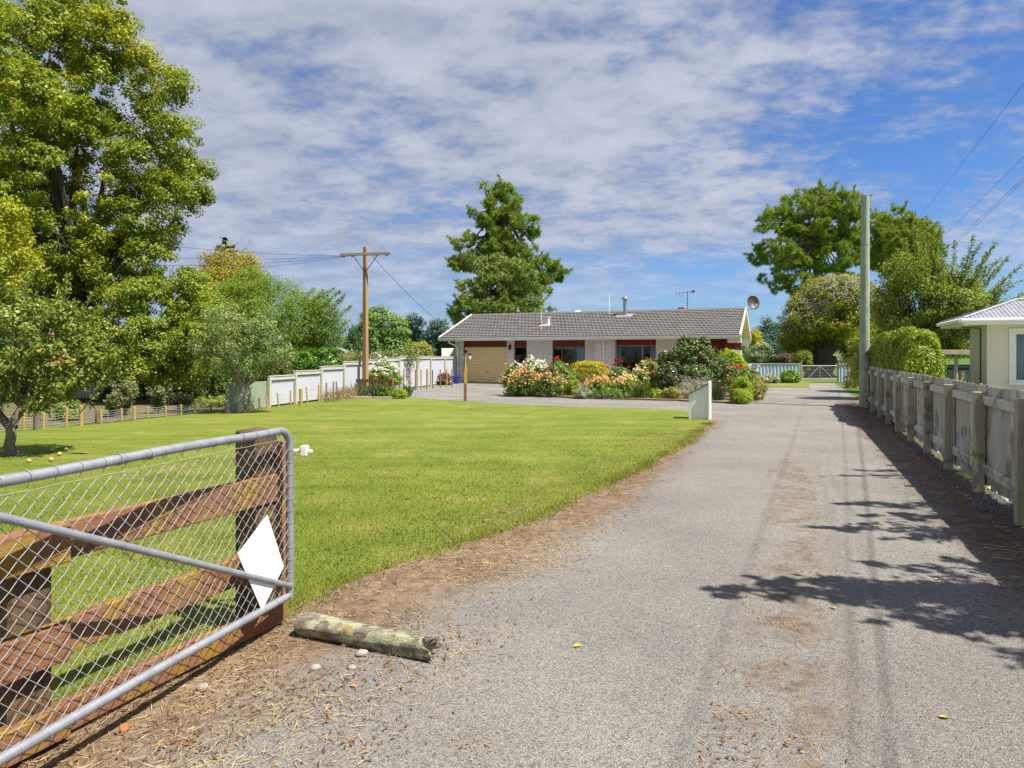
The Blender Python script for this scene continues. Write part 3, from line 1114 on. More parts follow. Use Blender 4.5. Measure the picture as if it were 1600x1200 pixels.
# ------------------------------------------------------------------ the brick house
M_WHITE = m_plain('white_paint', (0.85, 0.84, 0.80), (0.79, 0.78, 0.74), 3, 0.45)
M_CREAM = m_plain('cream_paint', (0.72, 0.66, 0.47), (0.66, 0.60, 0.42), 2, 0.5)
M_RED = m_wood('oxblood_boards', (0.13, 0.022, 0.014), (0.17, 0.032, 0.02), 0.55, (6, 6, 0.3), 5, None)
M_BRONZE = m_plain('bronze_frame', (0.13, 0.085, 0.06), None, 8, 0.4)
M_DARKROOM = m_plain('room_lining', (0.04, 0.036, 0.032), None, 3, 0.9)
M_CURTAIN = m_plain('net_curtain', (0.62, 0.66, 0.72), (0.5, 0.54, 0.6), 5, 0.9, stretch=(9, 9, 0.2))


def m_glass():
    m, nt, out = new_mat('window_glass')
    fr = nt.node('ShaderNodeFresnel', {'IOR': 1.5})
    tr = nt.node('ShaderNodeBsdfTransparent', {'Color': (0.80, 0.84, 0.86, 1)})
    gl = nt.node('ShaderNodeBsdfGlossy', {'Color': (1, 1, 1, 1), 'Roughness': 0.02})
    f = nt.math('ADD', nt.math('MULTIPLY', fr, 0.7), 0.0)
    mx = nt.node('ShaderNodeMixShader', {0: f, 1: tr.outputs[0], 2: gl.outputs[0]})
    nt.l.new(mx.outputs[0], out.inputs['Surface'])
    return m


M_GLASS = m_glass()


def m_brick(name, a, b, mortar, bw=0.29, bh=0.098):
    m, nt, out = new_mat(name)
    sep = nt.node('ShaderNodeSeparateXYZ', {0: obj_co(nt)})
    v = nt.node('ShaderNodeCombineXYZ', {0: nt.math('ADD', sep.outputs[0], sep.outputs[1]), 1: sep.outputs[2], 2: 0.0}).outputs[0]
    br = nt.node('ShaderNodeTexBrick', {'Vector': v, 'Color1': a, 'Color2': b, 'Mortar': mortar, 'Scale': 1.0, 'Mortar Size': 0.009, 'Mortar Smooth': 0.15, 'Bias': 0.0, 'Brick Width': bw, 'Row Height': bh})
    br.offset = 0.5
    n = nt.noise(obj_co(nt), 40, 5, 0.7)
    n2 = nt.noise(obj_co(nt), 1.2, 4, 0.6)
    col = nt.mix(1.0, br.outputs['Color'], nt.mix(n, (0.8, 0.8, 0.8), (1.15, 1.15, 1.15)), 'MULTIPLY')
    col = nt.mix(1.0, col, nt.mix(n2, (0.9, 0.89, 0.87), (1.06, 1.06, 1.06)), 'MULTIPLY')
    h = nt.math('ADD', nt.math('MULTIPLY', br.outputs['Fac'], -1.0), nt.math('MULTIPLY', n, 0.4))
    finish(nt, out, col, 0.85, 0, h, 0.012, 0.2)
    return m


def house():
    e1, e2 = DU, DV
    loc = Vector((-4.03, 37.65, 0))
    t = thing('brick_house', 'long low house of pale brick with grey tiled roof behind the flower beds', 'house', loc, -math.radians(22.5))

    def hx(px, y):
        k = (px - CX) / FOC
        bx, by = loc.x + e2.x * y, loc.y + e2.y * y
        return (k * by - bx) / (e1.x - k * e1.y)

    def hz(px, py, y):
        x = hx(px, y)
        Y = loc.y + e1.y * x + e2.y * y
        return CAMH - (py - HZ) / FOC * Y
    L, D, W = 15.8, 8.2, 0.62
    ZE0, ZE, ZR = 2.31, 2.46, 3.93
    slope = (ZR - ZE) / (D / 2)
    BR = m_brick('pale_brick', (0.74, 0.715, 0.66), (0.65, 0.62, 0.565), (0.60, 0.575, 0.53))
    b = lambda mb, name, mat, par=t, **k: mb.build(name, mat, par, world=False, **k)
    X = {p: hx(p, W) for p in (711, 724, 792, 803, 823, 863, 914, 929, 960, 1025, 1058, 1135, 1155)}
    x0, x1 = X[711], 15.3
    TH = 0.22
    # front wall piers
    for a, c in ((711, 724), (792, 803), (823, 863), (914, 929), (1025, 1058)):
        mb = MB().box2((X[a], W, 0), (X[c], W + TH, 2.36))
        b(mb, 'brick_wall', BR)
    mb = MB().box2((hx(929, 0.3), 0.30, 0), (hx(960, 0.3), W + TH, 2.36))
    b(mb, 'brick_pier', BR)
    # below the windows
    for a, c, z in ((863, 914, 0.55), (960, 1025, 0.45)):
        mb = MB().box2((X[a] + 0.001, W + 0.05, 0), (X[c] - 0.001, W + TH, z))
        b(mb, 'brick_wall', BR)
    # side and back walls, ceiling
    mb = MB()
    mb.box2((x0, W + TH + 0.001, 0), (x0 + TH, D - W, 2.36))
    mb.box2((x0, D - W + 0.001, 0), (x1, D - W + TH, 2.36))
    mb.box2((x1 - TH, 1.3, 0), (x1, D - W, 2.36))
    b(mb, 'brick_wall', BR)
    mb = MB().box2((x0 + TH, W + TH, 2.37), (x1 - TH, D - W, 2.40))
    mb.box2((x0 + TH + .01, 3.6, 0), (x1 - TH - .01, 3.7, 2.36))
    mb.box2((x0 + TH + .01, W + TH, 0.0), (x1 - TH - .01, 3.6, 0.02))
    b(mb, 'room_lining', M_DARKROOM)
    # garage
    ga, gb = X[724], X[792]
    mb = MB().box2((ga, W + 0.10, 2.02), (gb, W + 0.16, 2.36))
    b(mb, 'lintel_board', M_RED)
    mb = MB()
    mb.box2((ga, W + 0.07, 1.975), (gb, W + 0.15, 2.018))
    mb.box2((ga, W + 0.07, 0), (ga + 0.07, W + 0.15, 1.974))
    b(mb, 'door_frame', M_BRONZE)
    md = m_plain('garage_cream', (0.74, 0.56, 0.27), (0.70, 0.52, 0.25), 1.5, 0.45)
    mb = MB()
    n = 12
    z0, z1 = 0.02, 1.97
    for i in range(n):
        a, c = z0 + (z1 - z0) * i / n, z0 + (z1 - z0) * (i + 1) / n
        mb.prism([(ga + 0.072, W + 0.13, a), (ga + 0.072, W + 0.112, a + 0.016), (ga + 0.072, W + 0.105, (a + c) / 2), (ga + 0.072, W + 0.112, c - 0.008), (ga + 0.072, W + 0.135, c), (ga + 0.072, W + 0.15, c), (ga + 0.072, W + 0.15, a)], (gb - ga - 0.08, 0, 0))
    d = b(mb, 'garage_door', md)
    mb = MB().box(((ga + gb) / 2 + 0.1, W + 0.085, 0.62), (0.10, 0.035, 0.05))
    mb.build('handle', M_BRONZE, d, world=False)
    # coach lamp on the pier
    lx = hx(797.5, W)
    mb = MB()
    mb.box((lx, W - 0.015, 1.98), (0.09, 0.03, 0.2))
    mb.lathe([(0.03, 0), (0.055, 0.04), (0.075, 0.2), (0.085, 0.21), (0.02, 0.29), (0.012, 0.33)], (lx, W - 0.12, 1.80), 8)
    mb.tube([(lx, W - 0.02, 2.06), (lx, W - 0.07, 2.16), (lx, W - 0.12, 2.12)], 0.012, 6)
    b(mb, 'wall_lamp', m_plain('black_iron', (0.015, 0.015, 0.016), None, 8, 0.5))

    def window(a, c, zs, zp, bars, frame, sill, panel=True, curtain=None):
        """a,c: local x; zs sill height, zp head height"""
        y = W + 0.09
        if panel:
            mb = MB().box2((a, y + 0.02, zp + 0.045), (c, y + 0.08, 2.36))
            b(mb, 'lintel_board', M_RED)
        f = MB()
        ft = 0.045
        f.box2((a, y - 0.01, zp), (c, y + 0.06, zp + 0.043))
        f.box2((a, y - 0.01, zs), (c, y + 0.06, zs + ft))
        f.box2((a, y - 0.01, zs + ft), (a + ft, y + 0.06, zp))
        f.box2((c - ft, y - 0.01, zs + ft), (c, y + 0.06, zp))
        for q in bars:
            f.box2((a + (c - a) * q - 0.03, y - 0.012, zs + ft), (a + (c - a) * q + 0.03, y + 0.062, zp))
        w = b(f, 'window', frame)
        MB().box2((a + ft, y + 0.02, zs + ft), (c - ft, y + 0.026, zp)).build('pane', M_GLASS, w, world=False)
        if sill:
            MB().box2((a - 0.01, y - 0.07, zs - 0.06), (c + 0.01, y + 0.05, zs)).build('sill', frame, w, world=False)
        for q0, q1, zt in (curtain or ()):
            cb = MB()
            xs = np.linspace(a + (c - a) * q0, a + (c - a) * q1, 26)
            pts = [(x, y + 0.16 + 0.02 * math.sin(k * 1.9), 0) for k, x in enumerate(xs)]
            vs = [(x, yy, zs + 0.02) for x, yy, _ in pts] + [(x, yy, zt) for x, yy, _ in pts]
            m_ = len(pts)
            cb.add(vs, [(k, k + 1, m_ + k + 1, m_ + k) for k in range(m_ - 1)])
            cb.build('curtain', M_CURTAIN, w, world=False)
    # narrow window beside the garage
    window(X[803], X[823], 0.02, 1.93, (), M_BRONZE, False)
    window(X[863], X[914], 0.56, 1.97, (0.29, 0.68), M_BRONZE, False, True, [(0.70, 0.96, 1.95), (0.03, 0.66, 2.0)][:1])
    # blind heads in the second window
    mb = MB().box2((X[863] + 0.08, W + 0.17, 1.84), (X[863] + (X[914] - X[863]) * 0.66, W + 0.19, 1.965))
    b(mb, 'roller_blind', m_plain('blind_cloth', (0.42, 0.43, 0.36), None, 5, 0.9))
    window(X[960], X[1025], 0.46, 1.99, (0.67,), m_plain('pale_bronze', (0.30, 0.24, 0.18), None, 8, 0.4), False, True, [(0.03, 0.15, 1.98), (0.84, 0.975, 1.98)])
    # entry recess and boarded bay at the east end
    mb = MB().box2((X[1058], W + 0.75, 0), (X[1135], W + 0.85, 2.36))
    b(mb, 'entry_boards', M_RED)
    mb = MB()
    a, c = X[1135] - 0.1, X[1155] + 0.05
    mb.box2((a, W - 0.05, 1.78), (c, W + 0.02, 2.12))
    mb.box2((c - 0.03, W + 0.021, 1.78), (c + 0.03, W + 0.75, 2.12))
    b(mb, 'bay_boards', M_RED)
    f = MB()
    f.box2((a, W - 0.06, 1.73), (c, W + 0.03, 1.778))
    f.box2((a, W - 0.06, 0.9), (a + 0.05, W + 0.03, 1.73))
    f.box2((c - 0.05, W - 0.06, 0.9), (c, W + 0.03, 1.73))
    f.box2((a, W - 0.06, 0.85), (c, W + 0.03, 0.9))
    w = b(f, 'window', M_WHITE)
    MB().box2((a + 0.05, W - 0.02, 0.9), (c - 0.05, W - 0.014, 1.73)).build('pane', M_GLASS, w, world=False)
    mb = MB().box2((a, W - 0.04, 0), (c, W + 0.02, 0.85))
    mb.box2((c - 0.02, W + 0.02, 0.0), (c + 0.02, 1.3, 1.78))
    b(mb, 'brick_wall', BR)
    # gables
    for gx, s in ((x0 + 0.02, -1), (x1 - 0.02, 1)):
        mb = MB().prism([(gx, 0.35, 2.365), (gx, D - 0.35, 2.365), (gx, D / 2, ZR - 0.10)], (0.05 * -s, 0, 0))
        b(mb, 'gable_wall', M_CREAM)
    # roof of pressed tiles: stepped courses with a shallow wave
    courses, cols = 15, 370
    vs, fs = [], []
    xs = np.linspace(0, L, cols)
    for side in (0, 1):
        for i in range(courses):
            for j, (tt, dz) in enumerate(((i / courses, 0.030), ((i + 0.5) / courses, 0.016), ((i + 1.0) / courses, 0.0))):
                run = tt * (D / 2 + 0.0)
                y = run if side == 0 else D - run
                z = ZE + 0.035 + run * slope + dz
                base = len(vs)
                ph = (i % 2) * 0.5
                for k, x in enumerate(xs):
                    vs.append((x, y - (0.02 if side == 0 else -0.02) * (1 if j == 0 else 0), z + 0.0055 * math.sin(x * 2 * math.pi / 0.21 + ph * math.pi * 2)))
                if j > 0 or i > 0:
                    p = base - cols
                    for k in range(cols - 1):
                        q = (p + k, p + k + 1, base + k + 1, base + k)
                        fs.append(q if side == 0 else q[::-1])
    # the two sides were chained by index: drop the faces that join them
    half = courses * 3 * cols
    fs = [f for f in fs if not (min(f) < half <= max(f))]
    m, nt, out = new_mat('roof_tile')
    co = obj_co(nt)
    n = nt.noise(co, 2.5, 6, 0.7)
    n2 = nt.noise(co, 45, 4, 0.7)
    col = nt.ramp(n, [(0.3, (0.098, 0.092, 0.089)), (0.55, (0.142, 0.133, 0.128)), (0.75, (0.185, 0.174, 0.165))])
    col = nt.mix(0.4, col, nt.mix(1.0, col, nt.mix(n2, (0.5, 0.5, 0.5), (1.5, 1.5, 1.5)), 'MULTIPLY'))
    finish(nt, out, col, 0.8, 0, n2, 0.004, 0.25)
    roof = b(MB().add(vs, fs), 'roof', m)
    mb = MB()
    mb.prism([(0, D / 2 - 0.13, ZR + 0.0), (0, D / 2 - 0.05, ZR + 0.085), (0, D / 2 + 0.05, ZR + 0.085), (0, D / 2 + 0.13, ZR + 0.0)], (L, 0, 0))
    mb.build('ridge_cap', m, roof, world=False)
    mb = MB()      # solid deck under the tiles
    mb.prism([(0.04, 0.06, ZE + 0.02), (0.04, D / 2, ZR + 0.01), (0.04, D - 0.06, ZE + 0.02), (0.04, D - 0.06, ZE - 0.03), (0.04, D / 2, ZR - 0.05), (0.04, 0.06, ZE - 0.03)], (L - 0.08, 0, 0))
    mb.build('roof_deck', M_CREAM, roof, world=False)
    # barge boards and verge tiles
    for x, w in ((-0.02, 0.06), (L - 0.04, 0.06)):
        for sgn in (0, 1):
            y = lambda q: q if sgn == 0 else D - q
            mb = MB().prism([(x, y(-0.02), ZE - 0.13), (x, y(-0.02), ZE + 0.075), (x, y(D / 2), ZR + 0.10), (x, y(D / 2), ZR - 0.11)], (w, 0, 0))
            b(mb, 'barge_board', M_CREAM if x > 1 else M_WHITE)
    # fascia, gutter, soffit
    mb = MB()
    mb.box2((0.05, 0.0, ZE0), (L - 0.05, 0.03, ZE - 0.03))
    b(mb, 'fascia', M_WHITE)
    mb = MB().prism([(-0.03, -0.002, ZE - 0.075), (-0.03, -0.10, ZE - 0.075), (-0.03, -0.115, ZE + 0.03), (-0.03, -0.10, ZE + 0.03), (-0.03, -0.09, ZE - 0.06), (-0.03, -0.002, ZE - 0.06)], (L + 0.06, 0, 0))
    b(mb, 'gutter', M_WHITE)
    mb = MB().box2((0.05, 0.031, 2.365), (L - 0.05, W + 0.3, 2.372))
    mb.box2((X[1058], W + 0.301, 2.365), (L - 0.05, W + 1.2, 2.372))
    b(mb, 'soffit', M_WHITE)
    # boxed eave end at the right
    mb = MB().box2((hx(1138, 0.12), 0.05, 2.12), (hx(1158, 0.12), 0.5, 2.364))
    b(mb, 'eave_box', M_CREAM)
    # downpipes
    def pipe(pts, r):
        b(MB().tube(pts, r, 8), 'downpipe', M_WHITE, smooth=True)
    lx = hx(715.5, W)
    pipe([(lx - 0.22, -0.05, 2.36), (lx - 0.22, -0.03, 2.22), (lx - 0.02, W - 0.09, 2.02), (lx, W - 0.05, 1.9), (lx, W - 0.05, 0.05)], 0.042)
    lx = hx(943.5, 0.3)
    pipe([(lx, 0.10, 2.36), (lx, 0.25, 2.25), (lx, 0.25, 0.05)], 0.045)
    lx = hx(954.5, 0.3)
    pipe([(lx, 0.27, 2.36), (lx, 0.27, 0.05)], 0.022)
    # things fixed on the roof
    def ry(px, py):
        """local point on the front roof slope seen at px,py"""
        best = None
        for k in range(400):
            y = D / 2 * k / 399
            z = ZE + y * slope
            dd = abs(hz(px, py, y) - z)
            if best is None or dd < best[0]:
                best = (dd, hx(px, y), y, z)
        return best[1:]
    steel = m_metal('flue_steel', (0.42, 0.44, 0.46), 0.35, 0.8)
    x, y, z = ry(853, 508)
    mb = MB().box((x, y, z + 0.20), (0.36, 0.30, 0.42))
    mb.box((x, y, z + 0.43), (0.44, 0.38, 0.035))
    b(mb, 'roof_vent', m_plain('vent_paint', (0.66, 0.70, 0.78), None, 5, 0.4))
    mb = MB().box((x, y - 0.18, z + 0.0), (0.62, 0.40, 0.03), (Vector((1, 0, 0)), Vector((0, 0.941, 0.338)), Vector((0, -0.338, 0.941))))
    b(mb, 'vent_flashing', m_plain('rusty_flashing', (0.42, 0.22, 0.15), (0.55, 0.50, 0.45), 6, 0.6))
    x, y, z = ry(846, 517)
    b(MB().tube([(x, y, z), (x, y, z + 1.08)], 0.018, 6), 'aerial_mast', m_plain('mast_paint', (0.72, 0.66, 0.6), None, 6, 0.5))
    x, y, z = ry(952, 492)
    b(MB().tube([(x, y, z - .1), (x, y, z + 1.0), (x, y, z + 1.12)], [0.022, 0.022, 0.012], 6), 'vent_pipe', M_WHITE)
    x, y, z = ry(976.5, 493)
    mb = MB().tube([(x, y, z - 0.1), (x, y, z + 0.84)], 0.095, 14)
    mb.lathe([(0.10, 0), (0.17, 0.05), (0.17, 0.11), (0.06, 0.2)], (x, y, z + 0.84), 14)
    fl = b(mb, 'flue', steel, smooth=True)
    MB().box((x, y - 0.1, z - 0.0), (0.9, 0.55, 0.03), (Vector((1, 0, 0)), Vector((0, 0.941, 0.338)), Vector((0, -0.338, 0.941)))).build('flashing', m_plain('lead', (0.46, 0.46, 0.42), (0.34, 0.34, 0.3), 7, 0.6), fl, world=False)
    # domes behind the ridge
    x = hx(903, D / 2 + 0.5)
    mb = MB().lathe([(0.30, -0.25), (0.30, 0.0), (0.24, 0.11), (0.12, 0.17), (0.02, 0.19)], (x, D / 2 + 0.5, ZR + 0.0), 18)
    b(mb, 'skylight_dome', m_plain('acrylic', (0.85, 0.85, 0.86), None, 4, 0.25), smooth=True)
    x = hx(1066, D / 2 + 0.3)
    mb = MB().lathe([(0.24, -0.25), (0.24, 0.10), (0.20, 0.15), (0.02, 0.17)], (x, D / 2 + 0.3, ZR + 0.04), 14)
    b(mb, 'turbine_vent', m_plain('vent_brown', (0.2, 0.15, 0.12), None, 6, 0.6), smooth=True)
    # tv aerial
    x = hx(1074, D / 2)
    mb = MB()
    z0 = ZR
    mb.tube([(x, D / 2, z0), (x, D / 2, z0 + 1.05)], 0.020, 6)
    bx0, bx1 = x - 0.62, x + 0.40
    mb.tube([(bx0, D / 2, z0 + 0.93), (bx1, D / 2 + 0.05, z0 + 0.98)], 0.013, 5)
    for q in (-0.6, -0.40, -0.22, 0.0, 0.15, 0.3):
        h = 0.22 if q < 0 else 0.1
        mb.tube([(x + q, D / 2, z0 + 0.95 - h), (x + q, D / 2, z0 + 0.95 + h)], 0.008, 5)
    mb.box((x + 0.3, D / 2, z0 + 1.02), (0.2, 0.1, 0.06))
    mb.ball((x, D / 2, z0 + 0.35), 0.045, 6, 4)
    b(mb, 'tv_aerial', m_plain('aerial_grey', (0.12, 0.12, 0.13), None, 6, 0.5))
    # satellite dish beside the gable
    c = Vector((hx(1176, D / 2 + 0.2), D / 2 + 0.2, 4.26))
    mb = MB()
    ax = (Vector((0.30, 0.95, 0)).normalized(), Vector((0.25, -0.08, 0.96)).normalized(), None)
    nrm = ax[0].cross(ax[1]).normalized()
    if nrm.x < 0:
        nrm = -nrm
    fx = Vector((0.80, -0.60, 0.0)).normalized()
    nrm = Vector((0.42, -0.86, 0.28)).normalized()
    a1 = nrm.cross(Vector((0, 0, 1))).normalized()
    a2 = a1.cross(nrm)
    rings = 6
    vs = [c]
    fs = []
    R_ = 0.40
    for i in range(1, rings + 1):
        rr = R_ * i / rings
        for j in range(20):
            q = 2 * math.pi * j / 20
            vs.append(c + a1 * (rr * 0.80 * math.cos(q)) + a2 * (rr * math.sin(q)) + nrm * (0.10 * (i / rings) ** 2))
    for j in range(20):
        fs.append((0, 1 + j, 1 + (j + 1) % 20))
    for i in range(rings - 1):
        for j in range(20):
            p, q = 1 + i * 20 + j, 1 + i * 20 + (j + 1) % 20
            fs.append((p, p + 20, q + 20, q))
    dish = b(MB().add(vs, fs), 'satellite_dish', m_plain('dish_grey', (0.035, 0.035, 0.038), None, 8, 0.5), smooth=True)
    so_ = dish.modifiers.new('thick', 'SOLIDIFY')
    so_.thickness = 0.012
    mb = MB()
    mb.tube([c - a2 * 0.36 + nrm * 0.08, c - a2 * 0.30 + nrm * 0.42], 0.012, 6)
    mb.box(c - a2 * 0.28 + nrm * 0.44, (0.07, 0.07, 0.09))
    mb.tube([c - nrm * 0.02, c - nrm * 0.10 - Vector((0, 0, 0.32)), Vector((L - 0.02, D / 2, ZR - 0.08))], 0.022, 6)
    mb.build('dish_arm', M_WHITE, dish, world=False)
    return hx


HX = house()


# ------------------------------------------------------------------ neighbour's bungalow at the right
def bungalow():
    loc = Vector((10.64, 16.10, 0))
    t = thing('bungalow', 'beige plaster bungalow with a corrugated hip roof beyond the paling fence', 'house', loc, -math.radians(22.5))
    b = lambda mb, name, mat, par=t, **k: mb.build(name, mat, par, world=False, **k)
    L, D, W = 9.0, 2.75, 0.6
    ZE, P = 2.42, 0.36
    stucco = m_plain('beige_stucco', (0.72, 0.655, 0.57), (0.68, 0.62, 0.54), 2.2, 0.85, bump=0.006)
    mb = MB()
    wx0, wx1 = 1.13, 2.45
    zs, zh = 0.93, 2.12
    mb.box2((W, W, 0), (wx0, W + 0.2, 2.30))
    mb.box2((wx0, W, 0), (wx1, W + 0.2, zs))
    mb.box2((wx0, W, zh), (wx1, W + 0.2, 2.30))
    mb.box2((wx1, W, 0), (L - W, W + 0.2, 2.30))
    mb.box2((W, W + 0.2, 0), (W + 0.2, D - W, 2.30))
    mb.box2((W, D - W, 0), (L - W, D - W + 0.2, 2.30))
    mb.box2((L - W - 0.2, W + 0.2, 0), (L - W, D - W, 2.30))
    b(mb, 'wall', stucco)
    f = MB()
    y0, y1 = W - 0.04, W + 0.12
    f.box2((wx0 - 0.09, y0, zs - 0.0), (wx0, y1 - .1, zh + 0.09))
    f.box2((wx1, y0, zs), (wx1 + 0.09, y1 - .1, zh + 0.09))
    f.box2((wx0, y0, zh), (wx1, y1 - .1, zh + 0.09))
    f.box2((wx0, W - 0.005, zs), (wx0 + 0.055, y1, zh))
    f.box2((wx1 - 0.055, W - 0.005, zs), (wx1, y1, zh))
    f.box2((wx0 + 0.055, W - 0.005, zs), (wx1 - 0.055, y1, zs + 0.055))
    f.box2((wx0 + 0.055, W - 0.005, zh - 0.055), (wx1 - 0.055, y1, zh))
    f.box2(((wx0 + wx1) / 2 - 0.03, W - 0.003, zs + 0.055), ((wx0 + wx1) / 2 + 0.03, y1, zh - 0.055))
    w = b(f, 'window', M_WHITE, bevel=0.004)
    MB().box2((wx0 - 0.11, y0 - 0.05, zs - 0.06), (wx1 + 0.11, y1 - .1, zs)).build('sill', M_WHITE, w, world=False)
    MB().box2((wx0 + 0.05, W + 0.06, zs + 0.05), (wx1 - 0.05, W + 0.066, zh - 0.05)).build('pane', M_GLASS, w, world=False)
    cb = MB()
    xs = np.linspace(wx0 + 0.02, wx1 - 0.02, 90)
    vs = [(x, W + 0.24 + 0.018 * math.sin(k * 1.3), zs) for k, x in enumerate(xs)] + [(x, W + 0.24 + 0.018 * math.sin(k * 1.3), zh) for k, x in enumerate(xs)]
    cb.add(vs, [(k, k + 1, 90 + k + 1, 90 + k) for k in range(89)])
    cb.build('curtain', M_CURTAIN, w, world=False)
    # soffit and fascia
    b(MB().box2((0.03, 0.03, 2.30), (L - 0.03, D - 0.03, 2.32)), 'soffit', M_WHITE)
    f = MB()
    f.box2((0, 0, 2.285), (L, 0.028, ZE - 0.02))
    f.box2((0, 0.029, 2.285), (0.028, D, ZE - 0.02))
    f.box2((0.029, D - 0.028, 2.285), (L, D, ZE - 0.02))
    b(f, 'fascia', M_WHITE)
    g = MB()
    g.tube([(-0.06, -0.055, ZE - 0.035), (L, -0.055, ZE - 0.035)], 0.05, 8)
    g.tube([(-0.055, -0.06, ZE - 0.035), (-0.055, D, ZE - 0.035)], 0.05, 8)
    b(g, 'gutter', M_WHITE, smooth=True)
    # corrugated hip roof
    iron = m_metal('zincalume', (0.33, 0.34, 0.375), 0.5, 0.35, 5)
    ov = 0.03
    vs, fs = [], []
    half = D / 2
    n = int((L + 2 * ov) / 0.0125)
    wave = lambda s: 0.011 * math.sin(s * 2 * math.pi / 0.085)
    for side in (0, 1):
        base = len(vs)
        for k in range(n + 1):
            x = -ov + (L + 2 * ov) * k / n
            top = min(half, x, L - x)
            top = max(top, -ov)
            for q in (0, 1):
                run = -ov if q == 0 else top
                y = run if side == 0 else D - run
                vs.append((x, y, ZE + 0.012 + run * P + wave(x)))
        for k in range(n):
            a = base + 2 * k
            q = (a, a + 2, a + 3, a + 1)
            fs.append(q if side == 0 else q[::-1])
    m2 = int((D + 2 * ov) / 0.0125)
    base = len(vs)
    for k in range(m2 + 1):
        y = -ov + (D + 2 * ov) * k / m2
        top = max(min(y, D - y), -ov)
        for q in (0, 1):
            run = -ov if q == 0 else top
            vs.append((run, y, ZE + 0.012 + run * P + wave(y)))
    for k in range(m2):
        a = base + 2 * k
        fs.append((a, a + 1, a + 3, a + 2))
    roof = b(MB().add(vs, fs), 'roof', iron, smooth=True)
    mb = MB()
    ap = (half, half, ZE + 0.03 + half * P)
    mb.tube([(0, 0, ZE + 0.035), ap], 0.03, 6)
    mb.tube([(0, D, ZE + 0.035), ap], 0.03, 6)
    mb.tube([ap, (L - half, half, ap[2])], 0.035, 6)
    mb.build('hip_cap', iron, roof, world=False, smooth=True)
    # thin cable down the wall below the soffit
    mb = MB().tube([(0.25, W + 0.9, 2.28), (W - 0.02, W + 0.62, 2.24), (W - 0.02, W + 0.55, 2.2), (W - 0.02, W + 0.55, 0.2)], 0.013, 6)
    b(mb, 'cable', M_CABLE)


bungalow()


# ------------------------------------------------------------------ garden structures
def letterbox():
    p = G(1093, 655.5)
    d = Vector((math.cos(math.radians(-24)), math.sin(math.radians(-24)), 0))      # width direction of the big face
    t = thing('electrical_housing', 'white painted timber bin with a sloping grey lid at the lawn corner', 'box', p, math.radians(-20))
    m = m_plain('worn_white', (0.83, 0.83, 0.82), (0.70, 0.70, 0.69), 2.5, 0.6, stretch=(3, 3, 0.4))
    mb = MB()
    # body: sloping top, low at the left
    w, dp = 0.46, 0.42
    mb.prism([(-0.26, 0, 0.0), (0.20, 0, 0.0), (0.20, 0, 0.86), (-0.26, 0, 0.60)], (0, dp, 0))
    mb.build('body', m, t, world=False, bevel=0.005)
    mb = MB().box2((0.201, -0.06, 0), (0.245, dp + 0.06, 0.93))
    mb.build('end_board', m_plain('bright_white', (0.80, 0.80, 0.78), (0.75, 0.75, 0.73), 3, 0.5), t, world=False, bevel=0.004)
    a = math.atan2(0.26, 0.46)
    ux, uz = Vector((math.cos(a), 0, math.sin(a))), Vector((-math.sin(a), 0, math.cos(a)))
    mb = MB().box(Vector((-0.045, dp / 2, 0.722)) + uz * 0.014, (0.545, dp + 0.06, 0.022), (ux, Vector((0, 1, 0)), uz))
    mb.build('lid', m_plain('lid_grey', (0.10, 0.10, 0.105), (0.16, 0.16, 0.16), 8, 0.6), t, world=False)


letterbox()


def garden_post():
    p = G(727, 627.2)
    t = thing('garden_post', 'slim brown and yellow wooden post with hanging ornaments before the garage', 'post', p)
    mb = MB().box(p + Vector((0, 0, 0.30)), (0.095, 0.095, 0.62))
    mb.build('base_post', m_wood('red_post', (0.17, 0.07, 0.035), (0.23, 0.10, 0.05), 0.7, (1, 1, 0.15)), t, bevel=0.006)
    mb = MB().prism([p + Vector(q) for q in ((-0.035, -0.03, 0.611), (0.055, -0.03, 0.611), (0.065, -0.03, 1.0), (0.045, -0.03, 1.22), (-0.01, -0.03, 1.24), (-0.04, -0.03, 0.95))], (0, 0.05, 0))
    mb.build('painted_paddle', m_plain('yellow_paint', (0.50, 0.34, 0.04), (0.38, 0.24, 0.05), 6, 0.6), t)
    mb = MB()
    mb.tube([p + Vector((0, 0.02, 1.2)), p + Vector((0.005, 0.02, 1.78))], 0.022, 8)
    mb.tube([p + Vector((-0.11, 0.02, 1.60)), p + Vector((0.02, 0.02, 1.62))], 0.012, 6)
    mb.tube([p + Vector((-0.12, 0.02, 1.46)), p + Vector((0.14, 0.02, 1.46))], 0.012, 6)
    mb.build('arm', m_plain('pale_arm', (0.42, 0.30, 0.26), None, 9, 0.6), t)
    iron = m_plain('dark_ornament', (0.05, 0.03, 0.022), None, 12, 0.5)
    mb = MB().ball(p + Vector((0.01, -0.01, 1.72)), (0.075, 0.05, 0.085), 10, 7, 0.08)
    mb.build('ornament', iron, t, smooth=True)
    mb = MB().box(p + Vector((0.155, 0, 1.585)), (0.075, 0.075, 0.085))
    mb.tube([p + Vector((0.155, 0, 1.63)), p + Vector((0.09, 0, 1.68)), p + Vector((0.01, 0, 1.70))], 0.008, 5)
    mb.build('ornament', iron, t, bevel=0.01)
    mb = MB().lathe([(0.03, 0), (0.045, 0.03), (0.045, 0.1), (0.03, 0.11)], p + Vector((0.15, 0, 1.42)), 10)
    mb.build('ornament', M_WHITE, t, smooth=True)


garden_post()


